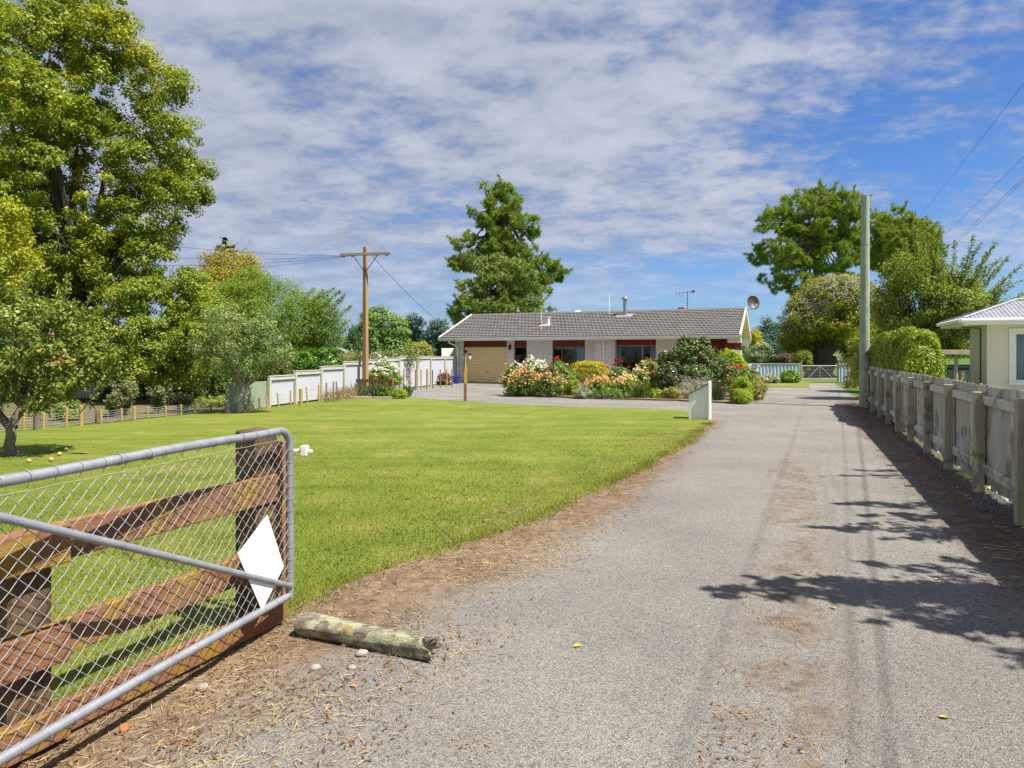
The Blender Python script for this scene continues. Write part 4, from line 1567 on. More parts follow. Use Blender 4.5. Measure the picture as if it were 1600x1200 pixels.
def blue_pot():
    p = G(713, 599.5)
    t = thing('flower_pot', 'glazed blue flower pot at the corner by the garage', 'pot', p)
    mb = MB().lathe([(0.16, 0.0), (0.19, 0.03), (0.255, 0.36), (0.275, 0.37), (0.275, 0.42), (0.24, 0.42), (0.225, 0.36)], p, 20)
    mb.build('pot', m_plain('blue_glaze', (0.02, 0.05, 0.30), (0.03, 0.07, 0.36), 4, 0.2, spec=0.6), t, smooth=True)
    mb = MB().lathe([(0.20, 0.0), (0.225, 0.005)], p + Vector((0, 0, 0.375)), 20)
    mb.build('soil', M_SOIL, t)


blue_pot()


def wood_pole():
    p = Vector((-5.58, 26.0, 0))
    t = thing('power_pole', 'square brown timber power pole with a grey crossarm above the white roses', 'pole', p)
    mw = m_wood('brown_pole', (0.24, 0.15, 0.075), (0.34, 0.22, 0.115), 0.8, (1, 1, 0.06), 14)
    ax = (DU, DV, Vector((0, 0, 1)))
    mb = MB()
    A = [Vector((sx, sy, 0)) for sx, sy in ((-1, -1), (1, -1), (1, 1), (-1, 1))]
    lo = [p + ax[0] * (a.x * 0.098) + ax[1] * (a.y * 0.098) + Vector((0, 0, -0.2)) for a in A]
    hi = [p + ax[0] * (a.x * 0.068) + ax[1] * (a.y * 0.068) + Vector((0, 0, 5.68)) for a in A]
    mb.hexa(lo + hi)
    mb.build('shaft', mw, t, bevel=0.012)
    L, Rr = at(537, 401, 26.25) + Vector((0, -0.37, 0)), at(609, 395, 25.6) + Vector((0, 0.25, 0))
    d = (Rr - L)
    c = (L + Rr) / 2 + Vector((0, -0.13, 0))
    dn = d.normalized()
    up = Vector((0, 0, 1))
    up = (up - dn * up.dot(dn)).normalized()
    mb = MB().box(c, (d.length, 0.09, 0.105), (dn, up.cross(dn), up))
    mb.build('crossarm', m_wood('lichen_arm', (0.15, 0.145, 0.10), (0.23, 0.22, 0.15), 0.85, (0.2, 0.2, 1)), t, bevel=0.006)
    mb = MB()
    for s in (-1, 1):
        mb.tube([c + dn * (0.46 * s) + Vector((0, 0.02, -0.05)), p + Vector((0.02 * s, -0.09, 4.72))], 0.014, 6)
    mb.build('brace', m_metal('brace_iron', (0.2, 0.2, 0.2), 0.6, 0.5), t)
    mb = MB()
    for s in (-0.82, -0.5, 0.42, 0.8):
        q = c + dn * s - up * 0.10
        mb.lathe([(0.03, 0), (0.045, 0.02), (0.03, 0.05)], q, 8)
    mb.build('insulator', m_plain('porcelain', (0.10, 0.06, 0.04), None, 5, 0.3), t)
    # service wires towards the trees on the left and one down to the house
    for i, (qx, qy, lab) in enumerate(((140, 352, 'topmost wire from the timber pole to the big tree'), (120, 385, 'second wire down from the timber pole to the big tree'),
                                       (110, 405, 'third wire down from the timber pole to the big tree'), (90, 425, 'lowest wire from the timber pole to the big tree'))):
        wire(lab, c + dn * (-0.83 + 0.1 * i) - up * 0.05, at(qx - 200, qy - 14, 21.5), 0.28 + 0.07 * i, 0.0055, 'wires left of the timber pole')
    wire('wire sloping down from the timber pole to the house roof', c + dn * 0.25 - Vector((0, 0, 0.06)), at(700, 512, 39.6), 0.22, 0.009, 'wires right of the timber pole')


wood_pole()


def bed_rail():
    A, B = G(553, 618.5), G(613, 619.5)
    t = thing('bed_rail', 'short low reddish brown rail fence in the iris bed below the timber pole', 'fence', A)
    m = m_wood('red_brown_rail', (0.10, 0.045, 0.025), (0.17, 0.075, 0.04), 0.8, (2, 2, 2))
    mp = m_wood('orange_post', (0.26, 0.105, 0.04), (0.34, 0.15, 0.07), 0.8)
    d = (B - A).normalized()
    n = Vector((-d.y, d.x, 0))
    L = (B - A).length
    ax = (d, n, Vector((0, 0, 1)))
    for q in (0.02, 0.56, 0.985):
        mb = MB().box(A + d * (L * q) + Vector((0, 0, 0.32)), (0.11, 0.11, 0.72), ax)
        mb.build('post', mp if q > 0.3 else m, t, bevel=0.006)
    for z in (0.30, 0.585):
        mb = MB().box(A + d * (L / 2) - n * 0.075 + Vector((0, 0, z)), (L + 0.1, 0.035, 0.13), ax)
        mb.build('rail', m, t, bevel=0.004)
    mb = MB()
    for a, b_, lab_ in ((G(548, 623), G(580, 623), 'left grey edging timber in front of the iris bed'), (G(584, 623.5), G(612, 623), 'right grey edging timber in front of the iris bed')):
        mb = MB().box((a + b_) / 2 + Vector((0, 0, 0.04)), ((b_ - a).length, 0.12, 0.08))
        o = mb.build('edging_timber', m_wood('edging', (0.25, 0.21, 0.16), (0.33, 0.29, 0.23)), None, bevel=0.01)
        tag(o, lab_, 'edging')


bed_rail()


def corrugated(mb, A, B, z0, z1, pitch=0.076, amp=0.009, trap=False):
    """vertical corrugated sheet between ground points A and B"""
    A, B = Vector(A), Vector(B)
    L = (B - A).length
    d = (B - A) / L
    n = Vector((-d.y, d.x, 0))
    k = max(4, int(L / (pitch / 6)))
    vs = []
    for i in range(k + 1):
        s = L * i / k
        w = math.sin(s * 2 * math.pi / pitch)
        if trap:
            w = max(-1, min(1, w * 2.5))
        p = A + d * s + n * (amp * w)
        vs += [p + Vector((0, 0, z0)), p + Vector((0, 0, z1))]
    mb.add(vs, [(2 * i, 2 * i + 2, 2 * i + 3, 2 * i + 1) for i in range(k)])


def metal_fence():
    A, B = G(385, 641.5), G(713, 598)
    t = thing('stepped_metal_fence', 'pale grey corrugated fence in capped bays stepping up towards the garage', 'fence', A)
    m_sheet = m_plain('pale_grey_sheet', (0.44, 0.45, 0.49), (0.40, 0.41, 0.45), 2, 0.5)
    m_cap = m_wood('grey_cap', (0.36, 0.35, 0.33), (0.43, 0.42, 0.40), 0.8, (0.3, 0.3, 1), 8)
    m_post = m_wood('green_grey_post', (0.33, 0.32, 0.25), (0.42, 0.41, 0.33), 0.8)
    d = (B - A).normalized()
    n = Vector((-d.y, d.x, 0))
    if n.y > 0:
        n = -n

    def on_line(px):
        k = (px - CX) / FOC
        s = (k * A.y - A.x) / (d.x - k * d.y)
        return A + d * s
    bays = [(419, 460, .92), (460, 500.5, 1.04), (500.5, 536, 1.16), (536, 568, 1.30), (568, 595, 1.35), (595, 622.5, 1.41), (622.5, 651, 1.47), (651, 672, 1.475), (672, 694, 1.45), (694, 713, 1.44)]
    ax = (d, n, Vector((0, 0, 1)))
    for a, c, h in bays:
        pa, pb = on_line(a), on_line(c)
        mb = MB()
        corrugated(mb, pa + d * 0.06, pb - d * 0.005, 0.06, h - 0.03, 0.12, 0.018)
        o = mb.build('sheet_panel', m_sheet, t, smooth=True)
        L = (pb - pa).length
        mb = MB()
        mb.box((pa + pb) / 2 + n * 0.035 + Vector((0, 0, h - 0.055)), (L + 0.03, 0.035, 0.11), ax)
        mb.box((pa + pb) / 2 + n * 0.005 + Vector((0, 0, h + 0.012)), (L + 0.06, 0.13, 0.022), ax)
        mb.build('cap_rail', m_cap, t, bevel=0.003)
        mb = MB().box(pa + n * 0.04 + Vector((0, 0, h / 2 - 0.02)), (0.10, 0.09, h - 0.02), ax)
        mb.build('post', m_post, t, bevel=0.005)
    # the older green stretch at its low end
    mb = MB()
    corrugated(mb, on_line(352), on_line(419) - d * 0.06, 0.02, 0.80, 0.19, 0.016, True)
    o = mb.build('green_fence', m_plain('green_sheet', (0.22, 0.27, 0.19), (0.27, 0.31, 0.23), 3, 0.5), None)
    tag(o, 'low green ribbed metal fence behind the pale barked young tree', 'fence')


metal_fence()

M_STAKE = m_wood('yellow_stake', (0.34, 0.20, 0.05), (0.44, 0.29, 0.09), 0.8, (1, 1, 0.2), 10)
M_STAKED = m_wood('dark_stake', (0.12, 0.10, 0.075), (0.20, 0.17, 0.13), 0.8, (1, 1, 0.2), 10)


def stake_fence(label, stakes, wires, thick=0.05):
    g0 = G(stakes[0][0], stakes[0][2])
    t = thing('wire_fence', label, 'fence', g0)
    tops = []
    for st in stakes:
        x, yt, yb = st[:3]
        dark = len(st) > 3 and st[3]
        lean = st[4] if len(st) > 4 else 0
        w = st[5] if len(st) > 5 else thick
        p = G(x, yb)
        h = (yb - yt) / FOC * p.y
        mb = MB().tube([p + Vector((0, 0, -0.1)), p + Vector((lean, 0, h - 0.01)), p + Vector((lean, 0, h))], [w / 2, w / 2, w / 2.6], 8)
        mb.build('stake', M_STAKED if dark else M_STAKE, t)
        tops.append((p, h))
    mb = MB()
    for (p, h), (q, k) in zip(tops[:-1], tops[1:]):
        for f in wires:
            hh = min(h, k) * f
            m = (p + q) / 2 + Vector((0, 0, hh - 0.015))
            mb.tube([p + Vector((0, 0, hh)), m, q + Vector((0, 0, hh))], 0.004, 4, caps=False)
        if len(wires) > 4:
            L = (q - p).length
            for i in range(1, int(L / 0.16)):
                c = p.lerp(q, i / int(L / 0.16))
                mb.tube([c + Vector((0, 0, 0.03)), c + Vector((0, 0, min(h, k) * 0.95))], 0.003, 4, caps=False)
    mb.build('wire', M_WIRE, t)


stake_fence('wire netting fence on yellow stakes along the lawn below the big tree',
            [(-120, 655, 690), (-60, 652, 682), (-14, 650, 677), (37, 646, 673), (58, 637, 672, 1, 0, 0.13), (68, 645, 670), (104, 638, 667), (127, 634, 665, 0, 0, 0.075), (150, 634, 661, 1), (158, 640, 662), (190, 638, 658), (210, 635.5, 655.5, 0, 0, 0.085),
             (231, 635, 653), (259, 634, 651), (283, 632, 648.5), (305, 631, 646), (330, 629, 644), (352, 627, 642.5), (372, 625, 640.5)], (0.12, 0.28, 0.44, 0.6, 0.76, 0.93))
stake_fence('leaning yellow stakes and wire in front of the low bays of the pale fence',
            [(388, 623, 642), (405, 621, 640.5), (418, 618, 639, 0, -0.04), (436, 613, 637.5, 0, -0.05), (454, 610, 635), (470, 607, 633.5, 0, 0, 0.11), (481, 604.5, 632.5, 0, -0.05), (498, 601, 631), (510, 598, 630, 1), (521, 596, 628.5, 1), (529, 596, 627.5, 1, -0.08)], (0.3, 0.55, 0.8))
stake_fence('row of stakes on the strip before the far bays of the pale fence',
            [(631, 578.5, 611.5), (641, 578, 610.5), (649.5, 578, 609.5, 1), (658, 577.5, 608.5), (667.5, 577, 608, 0, 0, 0.10), (676, 578, 607, 1), (688, 577, 605.5, 1), (698, 576.5, 605), (706, 577, 604.5, 1)], (0.4, 0.75), 0.06)


# ------------------------------------------------------------------ far end of the drive
def far_end():
    A, B = at(1178, 597.5, 38.9), at(1252, 597.5, 38.9)
    ms = m_plain('blue_grey_sheet', (0.33, 0.42, 0.50), (0.40, 0.48, 0.55), 2, 0.5)
    A.z = B.z = 0
    for a, b, lab in ((1168, 1249, 'blue grey ribbed metal fence behind the lawn strip left of the field gate'), (1311, 1330, 'short blue grey ribbed metal fence right of the field gate')):
        pa, pb = at(a, 597, 39), at(b, 597, 39)
        pa.z = pb.z = 0
        mb = MB()
        corrugated(mb, pa, pb, 0.0, 1.03 if a < 1300 else 1.0, 0.20, 0.022, True)
        t = mb.build('ribbed_fence', ms, None)
        so_ = t.modifiers.new('thick', 'SOLIDIFY')
        so_.thickness = 0.004
        tag(t, lab, 'fence')
        mb = MB().box((pa + pb) / 2 + Vector((0, -0.02, (1.03 if a < 1300 else 1.0) + 0.01)), ((pb - pa).length, 0.07, 0.03))
        mb.build('cap', m_plain('sheet_cap', (0.5, 0.55, 0.6), None, 3, 0.5), t)
    Y = 40.0
    a, b = at(1252, 596, Y), at(1310, 596, Y)
    a.z = b.z = 0
    t = thing('field_gate', 'grey tube field gate with crossed braces at the end of the drive', 'gate', a)
    r = 0.028
    z0, z1 = 0.12, 0.90
    U = Vector((0, 0, 1))
    mb = MB()
    mb.tube([a + U * z1, b + U * z1], r, 8)
    mb.tube([a + U * z0, b + U * z0], r, 8)
    for q in (0.02, 0.5, 0.98):
        c = a.lerp(b, q)
        mb.tube([c + U * z0, c + U * z1], r, 8)
    mb.build('frame', m_metal('pale_tube', (0.36, 0.36, 0.35), 0.5, 0.3), t, smooth=True)
    c = a.lerp(b, 0.5)
    for q in (0.16, 0.86):
        mb = MB().tube([c + U * z1, a.lerp(b, q) + U * z0], r * 0.85, 8)
        mb.build('brace', m_metal('pale_tube', (0.36, 0.36, 0.35), 0.5, 0.3), t, smooth=True)
    mb = MB()
    for i in range(1, 30):
        s = a.lerp(b, i / 30)
        mb.tube([s + U * z0, s + U * z1], 0.004, 3, caps=False)
    for i in range(1, 8):
        z = z0 + (z1 - z0) * i / 8
        mb.tube([a + U * z, b + U * z], 0.004, 3, caps=False)
    mb.build('mesh', M_WIRE, t)
    for px, lab in ((1250.5, 'grey post at the left of the field gate'), (1310, 'grey post at the right of the field gate')):
        p = at(px, 596, 39.5)
        p.z = 0
        o = MB().tube([p, p + U * 1.12], 0.07, 10).build('gate_post', M_GREYW, None)
        tag(o, lab, 'post')
    # concrete nib and kerb of the lawn strip
    # clutter fence behind the bungalow
    Y = 24.0
    pa, pb = at(1476, 600, Y), at(1516, 600, Y)
    pa.z = pb.z = 0
    t = thing('slat_fence', 'dark blue vertical slat fence between the hedge and the bungalow', 'fence', pa)
    mbl = m_plain('navy_paint', (0.035, 0.05, 0.12), None, 5, 0.5)
    L = pb.x - pa.x
    for i in range(12):
        mb = MB().box(pa + Vector((L * (i + 0.5) / 12, 0, 0.60)), (0.05, 0.02, 1.16))
        mb.build('slat', mbl, t)
    mb = MB()
    for z in (0.25, 1.08):
        mb.box(pa + Vector((L / 2, 0.035, z)), (L, 0.04, 0.09))
    mb.box(pa + Vector((L / 2, 0.0, 1.20)), (L, 0.08, 0.05))
    mb.build('rail', mbl, t)
    t = thing('pergola', 'weathered flat timber lean-to on a pale post beside the bungalow', 'shelter', at(1494, 600, 22.5))
    p = at(1494, 600, 22.3)
    mb = MB().tube([Vector((p.x, p.y, 0)), Vector((p.x, p.y, 1.62))], 0.055, 10)
    mb.build('post', m_wood('pale_post', (0.42, 0.37, 0.30), (0.5, 0.45, 0.38)), t)
    mb = MB()
    q = at(1470, 549, 22.3)
    mb.box(Vector((p.x + 0.05, 22.9, q.z + 0.02)), (1.25, 1.6, 0.07))
    mb.box(Vector((p.x + 0.05, 22.1, q.z - 0.04)), (1.2, 0.05, 0.12))
    mb.build('roof', m_wood('lean_to', (0.30, 0.22, 0.15), (0.42, 0.34, 0.25), 0.8, (0.3, 1, 1)), t)
    p = at(1503, 600, 23.4)
    mb = MB().box(Vector((p.x, p.y, 0.5)), (0.17, 0.1, 1.05))
    o = mb.build('timber_post', m_wood('tan_post', (0.34, 0.28, 0.2), (0.42, 0.36, 0.27)), None)
    tag(o, 'square tan timber post before the dark blue slat fence', 'post')


far_end()


def sheds():
    # white shed glimpsed past the willow-like tree
    a = at(500, 575, 40)
    a.z = 0
    t = thing('white_shed', 'cream shed with a low white gable roof behind the pale metal fence', 'shed', a)
    b = at(541, 575, 40)
    zt = CAMH + (HZ - 553) / FOC * 40
    mb = MB().prism([(a.x - 1.2, 40, 0), (b.x - 0.15, 40, 0), (b.x - 0.15, 40, 1.62), (a.x + 0.3, 40, 2.10), (a.x - 1.2, 40, 2.3)], (-0.7, 3.5, 0))
    mb.build('wall', m_plain('cream_wall', (0.46, 0.43, 0.33), None, 3, 0.6), t)
    mb = MB().prism([(a.x - 1.4, 39.7, 2.34), (a.x + 0.3, 39.7, 2.17), (b.x + 0.12, 39.7, 1.66), (b.x + 0.12, 39.7, 1.76), (a.x + 0.3, 39.7, 2.28), (a.x - 1.4, 39.7, 2.45)], (-0.85, 4.1, 0))
    mb.build('roof', m_plain('shed_roof', (0.5, 0.5, 0.48), None, 3, 0.6), t)
    # beige sheet screen behind the garage corner
    p, q = at(690, 590, 42), at(716, 590, 42)
    p.z = q.z = 0
    mb = MB()
    corrugated(mb, p, q, 0, 1.95, 0.076, 0.01)
    o = mb.build('sheet_screen', m_plain('beige_sheet', (0.50, 0.47, 0.40), None, 3, 0.6), None, smooth=True)
    so_ = o.modifiers.new('thick', 'SOLIDIFY')
    so_.thickness = 0.004
    tag(o, 'tall beige corrugated screen behind the corner of the garage', 'fence')
    # white hoop seen above the fence right of the pole
    p = at(588, 563, 27.6)
    mb = MB().tube([at(578, 555, 27.6) + Vector((0.19 * math.cos(a_) + 0.20, 0, 0.20 * math.sin(a_) - 0.12)) for a_ in np.linspace(0, math.pi, 14)] , 0.035, 8)
    base = at(578, 555, 27.6) + Vector((0.39, 0, -0.12))
    mb.tube([base, Vector((base.x, base.y, 0))], 0.035, 8)
    base = at(578, 555, 27.6) + Vector((0.01, 0, -0.12))
    mb.tube([base, Vector((base.x, base.y, 0))], 0.035, 8)
    o = mb.build('garden_hoop', m_plain('hoop_grey', (0.3, 0.3, 0.3), None, 5, 0.5), None, smooth=True)
    tag(o, 'pale grey pipe hoop behind the white roses by the timber pole', 'hoop')
    # low white sheet wall in the shade beneath the big tree, left
    p, q = at(92, 640, 24), at(152, 640, 24)
    p.z = q.z = 0
    for (x0, x1, y, h, lab) in ((88, 152, 22.6, 0.85, 'low white corrugated sheet in the shade beneath the big tree'), (245, 280, 22.8, 0.75, 'low white corrugated sheet behind the leggy shrubs')):
        p, q = at(x0, 640, y), at(x1, 640, y + 0.6)
        p.z = q.z = 0
        mb = MB()
        corrugated(mb, p, q, 0.1, h, 0.1, 0.014)
        o = mb.build('sheet_wall', m_plain('white_sheet', (0.62, 0.64, 0.66), None, 3, 0.6), None, smooth=True)
        so_ = o.modifiers.new('thick', 'SOLIDIFY')
        so_.thickness = 0.004
        tag(o, lab, 'fence')


sheds()

# ------------------------------------------------------------------ vegetation
def leaf_quads(C, N, D, L, W):
    S = unit(np.cross(D, N))
    l, w = (L / 2)[:, None], (W / 2)[:, None]
    return np.stack([C - D * l, C + S * w - D * l * 0.1 + N * w * 0.25, C + D * l, C - S * w - D * l * 0.1 + N * w * 0.25], 1)


def lobes_px(lst, Y, depth=1.0, jy=0.5, seed=1):
    """(px,py,rx[,ry]) outlines in the photograph -> ellipsoids round Y metres away"""
    r = np.random.default_rng(seed)
    out = []
    for e in lst:
        px, py, rx = e[:3]
        rz = e[3] if len(e) > 3 else rx
        y = Y + (e[4] if len(e) > 4 else r.uniform(-jy, jy) * rx / FOC * Y)
        c = at(px, py, y)
        m = y / FOC
        out.append((np.array(c), np.array([rx * m, rx * m * depth, rz * m])))
    return out


def shrink(L, k):
    return [(e[0], e[1], e[2] * k, (e[3] if len(e) > 3 else e[2]) * k) for e in L]


def sublobes(lobes, k, f, seed):
    """break a crown into smaller billows lying on the surface of the big ones"""
    r = np.random.default_rng(seed)
    out = []
    for c, s in lobes:
        out.append((c, s * 0.72))
        for _ in range(k):
            u = unit(r.normal(size=3) + np.array([0, 0, 0.25]))
            q = f * r.uniform(0.75, 1.25)
            out.append((c + u * s * 0.74, np.array([s[0] * q, s[1] * q, s[2] * q * 0.8])))
    return out


def crown_clumps(lobes, n, r, inner=0.35, zmin=0.15):
    vol = np.array([np.prod(s) ** (2 / 3) for _, s in lobes])
    pick = r.choice(len(lobes), n, p=vol / vol.sum())
    C = np.array([lobes[i][0] for i in pick])
    S = np.array([lobes[i][1] for i in pick])
    u = unit(r.normal(size=(n, 3)))
    rad = np.where(r.random(n) < inner, r.uniform(0.35, 0.9, n), r.uniform(0.82, 1.03, n))
    P = C + u * S * rad[:, None]
    ok = P[:, 2] > zmin
    # drop most clumps buried deep in another lobe
    for c, s in lobes:
        q = np.linalg.norm((P - c) / s, axis=1)
        ok &= ~((q < 0.62) & (r.random(n) < 0.75))
    return P[ok], unit(u / S)[ok]


def clump_leaves(P, O, cr, per, LL, LW, r, flat=0.7, droop=0.0, upb=0.5, zmin=0.02):
    m = len(P)
    k = m * per
    cr = cr * r.uniform(0.6, 1.35, m)
    idx = np.repeat(np.arange(m), per)
    u = unit(r.normal(size=(k, 3)))
    rad = cr[idx] * r.random(k) ** 0.45
    off = u * rad[:, None]
    off[:, 2] *= flat
    C = P[idx] + off
    N = unit(u * 0.7 + O[idx] * 0.5 + np.array([0, 0, upb]) + r.normal(size=(k, 3)) * 0.45)
    D = unit(np.cross(N, r.normal(size=(k, 3))))
    D = unit(D + np.array([0, 0, -droop]))
    L = LL * r.uniform(0.65, 1.3, k)
    W = LW * r.uniform(0.7, 1.25, k)
    C[:, 2] = np.maximum(C[:, 2], zmin)
    return leaf_quads(C, N, D, L, W)


def tuft_leaves(P, O, cr, tufts, per, LL, LW, r, flat=0.75, up=0.45):
    """needles: every clump carries tufts, every tuft a brush of narrow leaves"""
    m = len(P)
    idx = np.repeat(np.arange(m), tufts)
    u = unit(r.normal(size=(len(idx), 3)) + O[idx] * 0.7 + np.array([0, 0, 0.2]))
    T = P[idx] + u * (cr * r.uniform(0.35, 1.1, len(idx)))[:, None] * np.array([1, 1, flat])
    # leading shoots stand out from the outline
    sp = np.where(r.random(m) < 0.42)[0]
    rise = unit(O[sp] * np.array([1, 1, .6]) + np.array([0, 0, 0.55]) + r.normal(size=(len(sp), 3)) * 0.25)
    for q in (0.7, 1.1, 1.5, 1.85):
        T = np.concatenate([T, P[sp] + rise * (cr * q)])
        u = np.concatenate([u, rise])
        idx = np.concatenate([idx, sp])
    A = unit(u * 0.6 + O[idx] * 0.4 + np.array([0, 0, up]) + r.normal(size=(len(idx), 3)) * 0.25)
    j = np.repeat(np.arange(len(idx)), per)
    D = unit(A[j] + r.normal(size=(len(j), 3)) * 0.62)
    L = LL * r.uniform(0.7, 1.25, len(j))
    C = T[j] + D * (L * 0.45)[:, None]
    N = unit(np.cross(D, r.normal(size=(len(j), 3))))
    return leaf_quads(C, N, D, L, LW * r.uniform(0.8, 1.3, len(j)))


BARK = m_wood('bark_grey', (0.10, 0.085, 0.065), (0.19, 0.165, 0.13), 0.9, (1, 1, 0.25), 10, (0.20, 0.21, 0.15), 0.38, 6, 0.02)
BARK_D = m_wood('bark_dark', (0.045, 0.035, 0.028), (0.10, 0.08, 0.062), 0.9, (1, 1, 0.25), 8, None, bump=0.03)


def bez(a, b, c, n=7):
    a, b, c = Vector(a), Vector(b), Vector(c)
    return [a * ((1 - t) ** 2) + b * (2 * t * (1 - t)) + c * (t * t) for t in np.linspace(0, 1, n)]


def trunk_limbs(t, base, fork, tips, r0, bark, lim_r=0.45, wob=0.1, sides=10):
    base, fork = Vector(base), Vector(fork)
    mb = MB()
    pts = [base + Vector((0, 0, -0.15))]
    n = 6
    for i in range(n + 1):
        q = i / n
        p = base.lerp(fork, q)
        if 0 < i < n:
            p += Vector((random.uniform(-1, 1), random.uniform(-1, 1), 0)) * wob * r0 * 3
        pts.append(p)
    rad = [r0 * 1.35, r0 * 1.25] + [r0 * (1.05 - 0.35 * i / n) for i in range(1, n + 1)]
    mb.tube(pts, rad, sides)
    for tip in tips:
        tip = Vector(tip)
        s = base.lerp(fork, random.uniform(0.75, 1.0))
        mid = s.lerp(tip, 0.45) + Vector((random.uniform(-1, 1), random.uniform(-1, 1), random.uniform(0.2, 1.2))) * (tip - s).length * 0.10
        k = r0 * lim_r * random.uniform(0.6, 1.1)
        mb.tube(bez(s, mid, tip), [k * (1 - 0.85 * i / 6) for i in range(7)], 6)
    return mb.build('trunk', bark, t, smooth=True)


def tree(name, label, cat, base, lobes, n, cr, per, leaf, mat, seed, trunk_r=0.2, fork=None, limbs=14, bark=None, tuft=None, flat=0.7, droop=0.0, upb=0.5, inner=0.35, group=None, zmin=0.15, shoots=None, part='crown', wob=0.1):
    r = np.random.default_rng(seed)
    base = Vector(base)
    t = thing(name, label, cat, base, 0, group)
    P, O = crown_clumps(lobes, n, r, inner, zmin)
    if tuft:
        V = tuft_leaves(P, O, cr, tuft, per, leaf[0], leaf[1], r, flat)
    else:
        V = clump_leaves(P, O, cr, per, leaf[0], leaf[1], r, flat, droop, upb)
    parts = [V]
    bark = bark or BARK
    if shoots:
        mb = MB()
        for tip, root_, w in shoots:
            root_, tip = Vector(root_), Vector(tip)
            mid = root_.lerp(tip, 0.5) + Vector((r.uniform(-.1, .1), r.uniform(-.1, .1), 0.06)) * (tip - root_).length
            pts = bez(root_, mid, tip, 9)
            mb.tube(pts, [0.022 * (1 - 0.8 * i / 8) * w for i in range(9)], 5)
            L = (tip - root_).length
            k = int(L / (leaf[0] * 0.11))
            q = r.uniform(0.12, 1.0, k)
            A = np.array([p[:] for p in pts])
            f = q * 8
            i0 = np.minimum(f.astype(int), 7)
            C = A[i0] * (1 - (f - i0))[:, None] + A[i0 + 1] * (f - i0)[:, None]
            D = unit(r.normal(size=(k, 3)) + unit(A[i0 + 1] - A[i0]) * 0.8)
            C = C + D * (leaf[0] * (0.5 + 1.4 * r.random(k) * (1 - q * 0.7)))[:, None]
            N = unit(np.cross(D, r.normal(size=(k, 3))) + np.array([0, 0, 0.3]))
            parts.append(leaf_quads(C, N, D, leaf[0] * r.uniform(.7, 1.2, k), leaf[1] * r.uniform(.7, 1.2, k)))
        mb.build('branch', bark, t, smooth=True)
    V = np.concatenate([v.reshape(-1, 3) for v in parts])
    c = mesh_np(part, V, 4, mat, t)
    if trunk_r:
        fork = Vector(fork) if fork is not None else base + Vector((0, 0, 1.5))
        k = min(limbs, len(P))
        sel = r.choice(len(P), k, replace=False)
        trunk_limbs(t, base, fork, [P[i] - O[i] * cr * 0.5 for i in sel], trunk_r, bark, wob=wob)
    return t


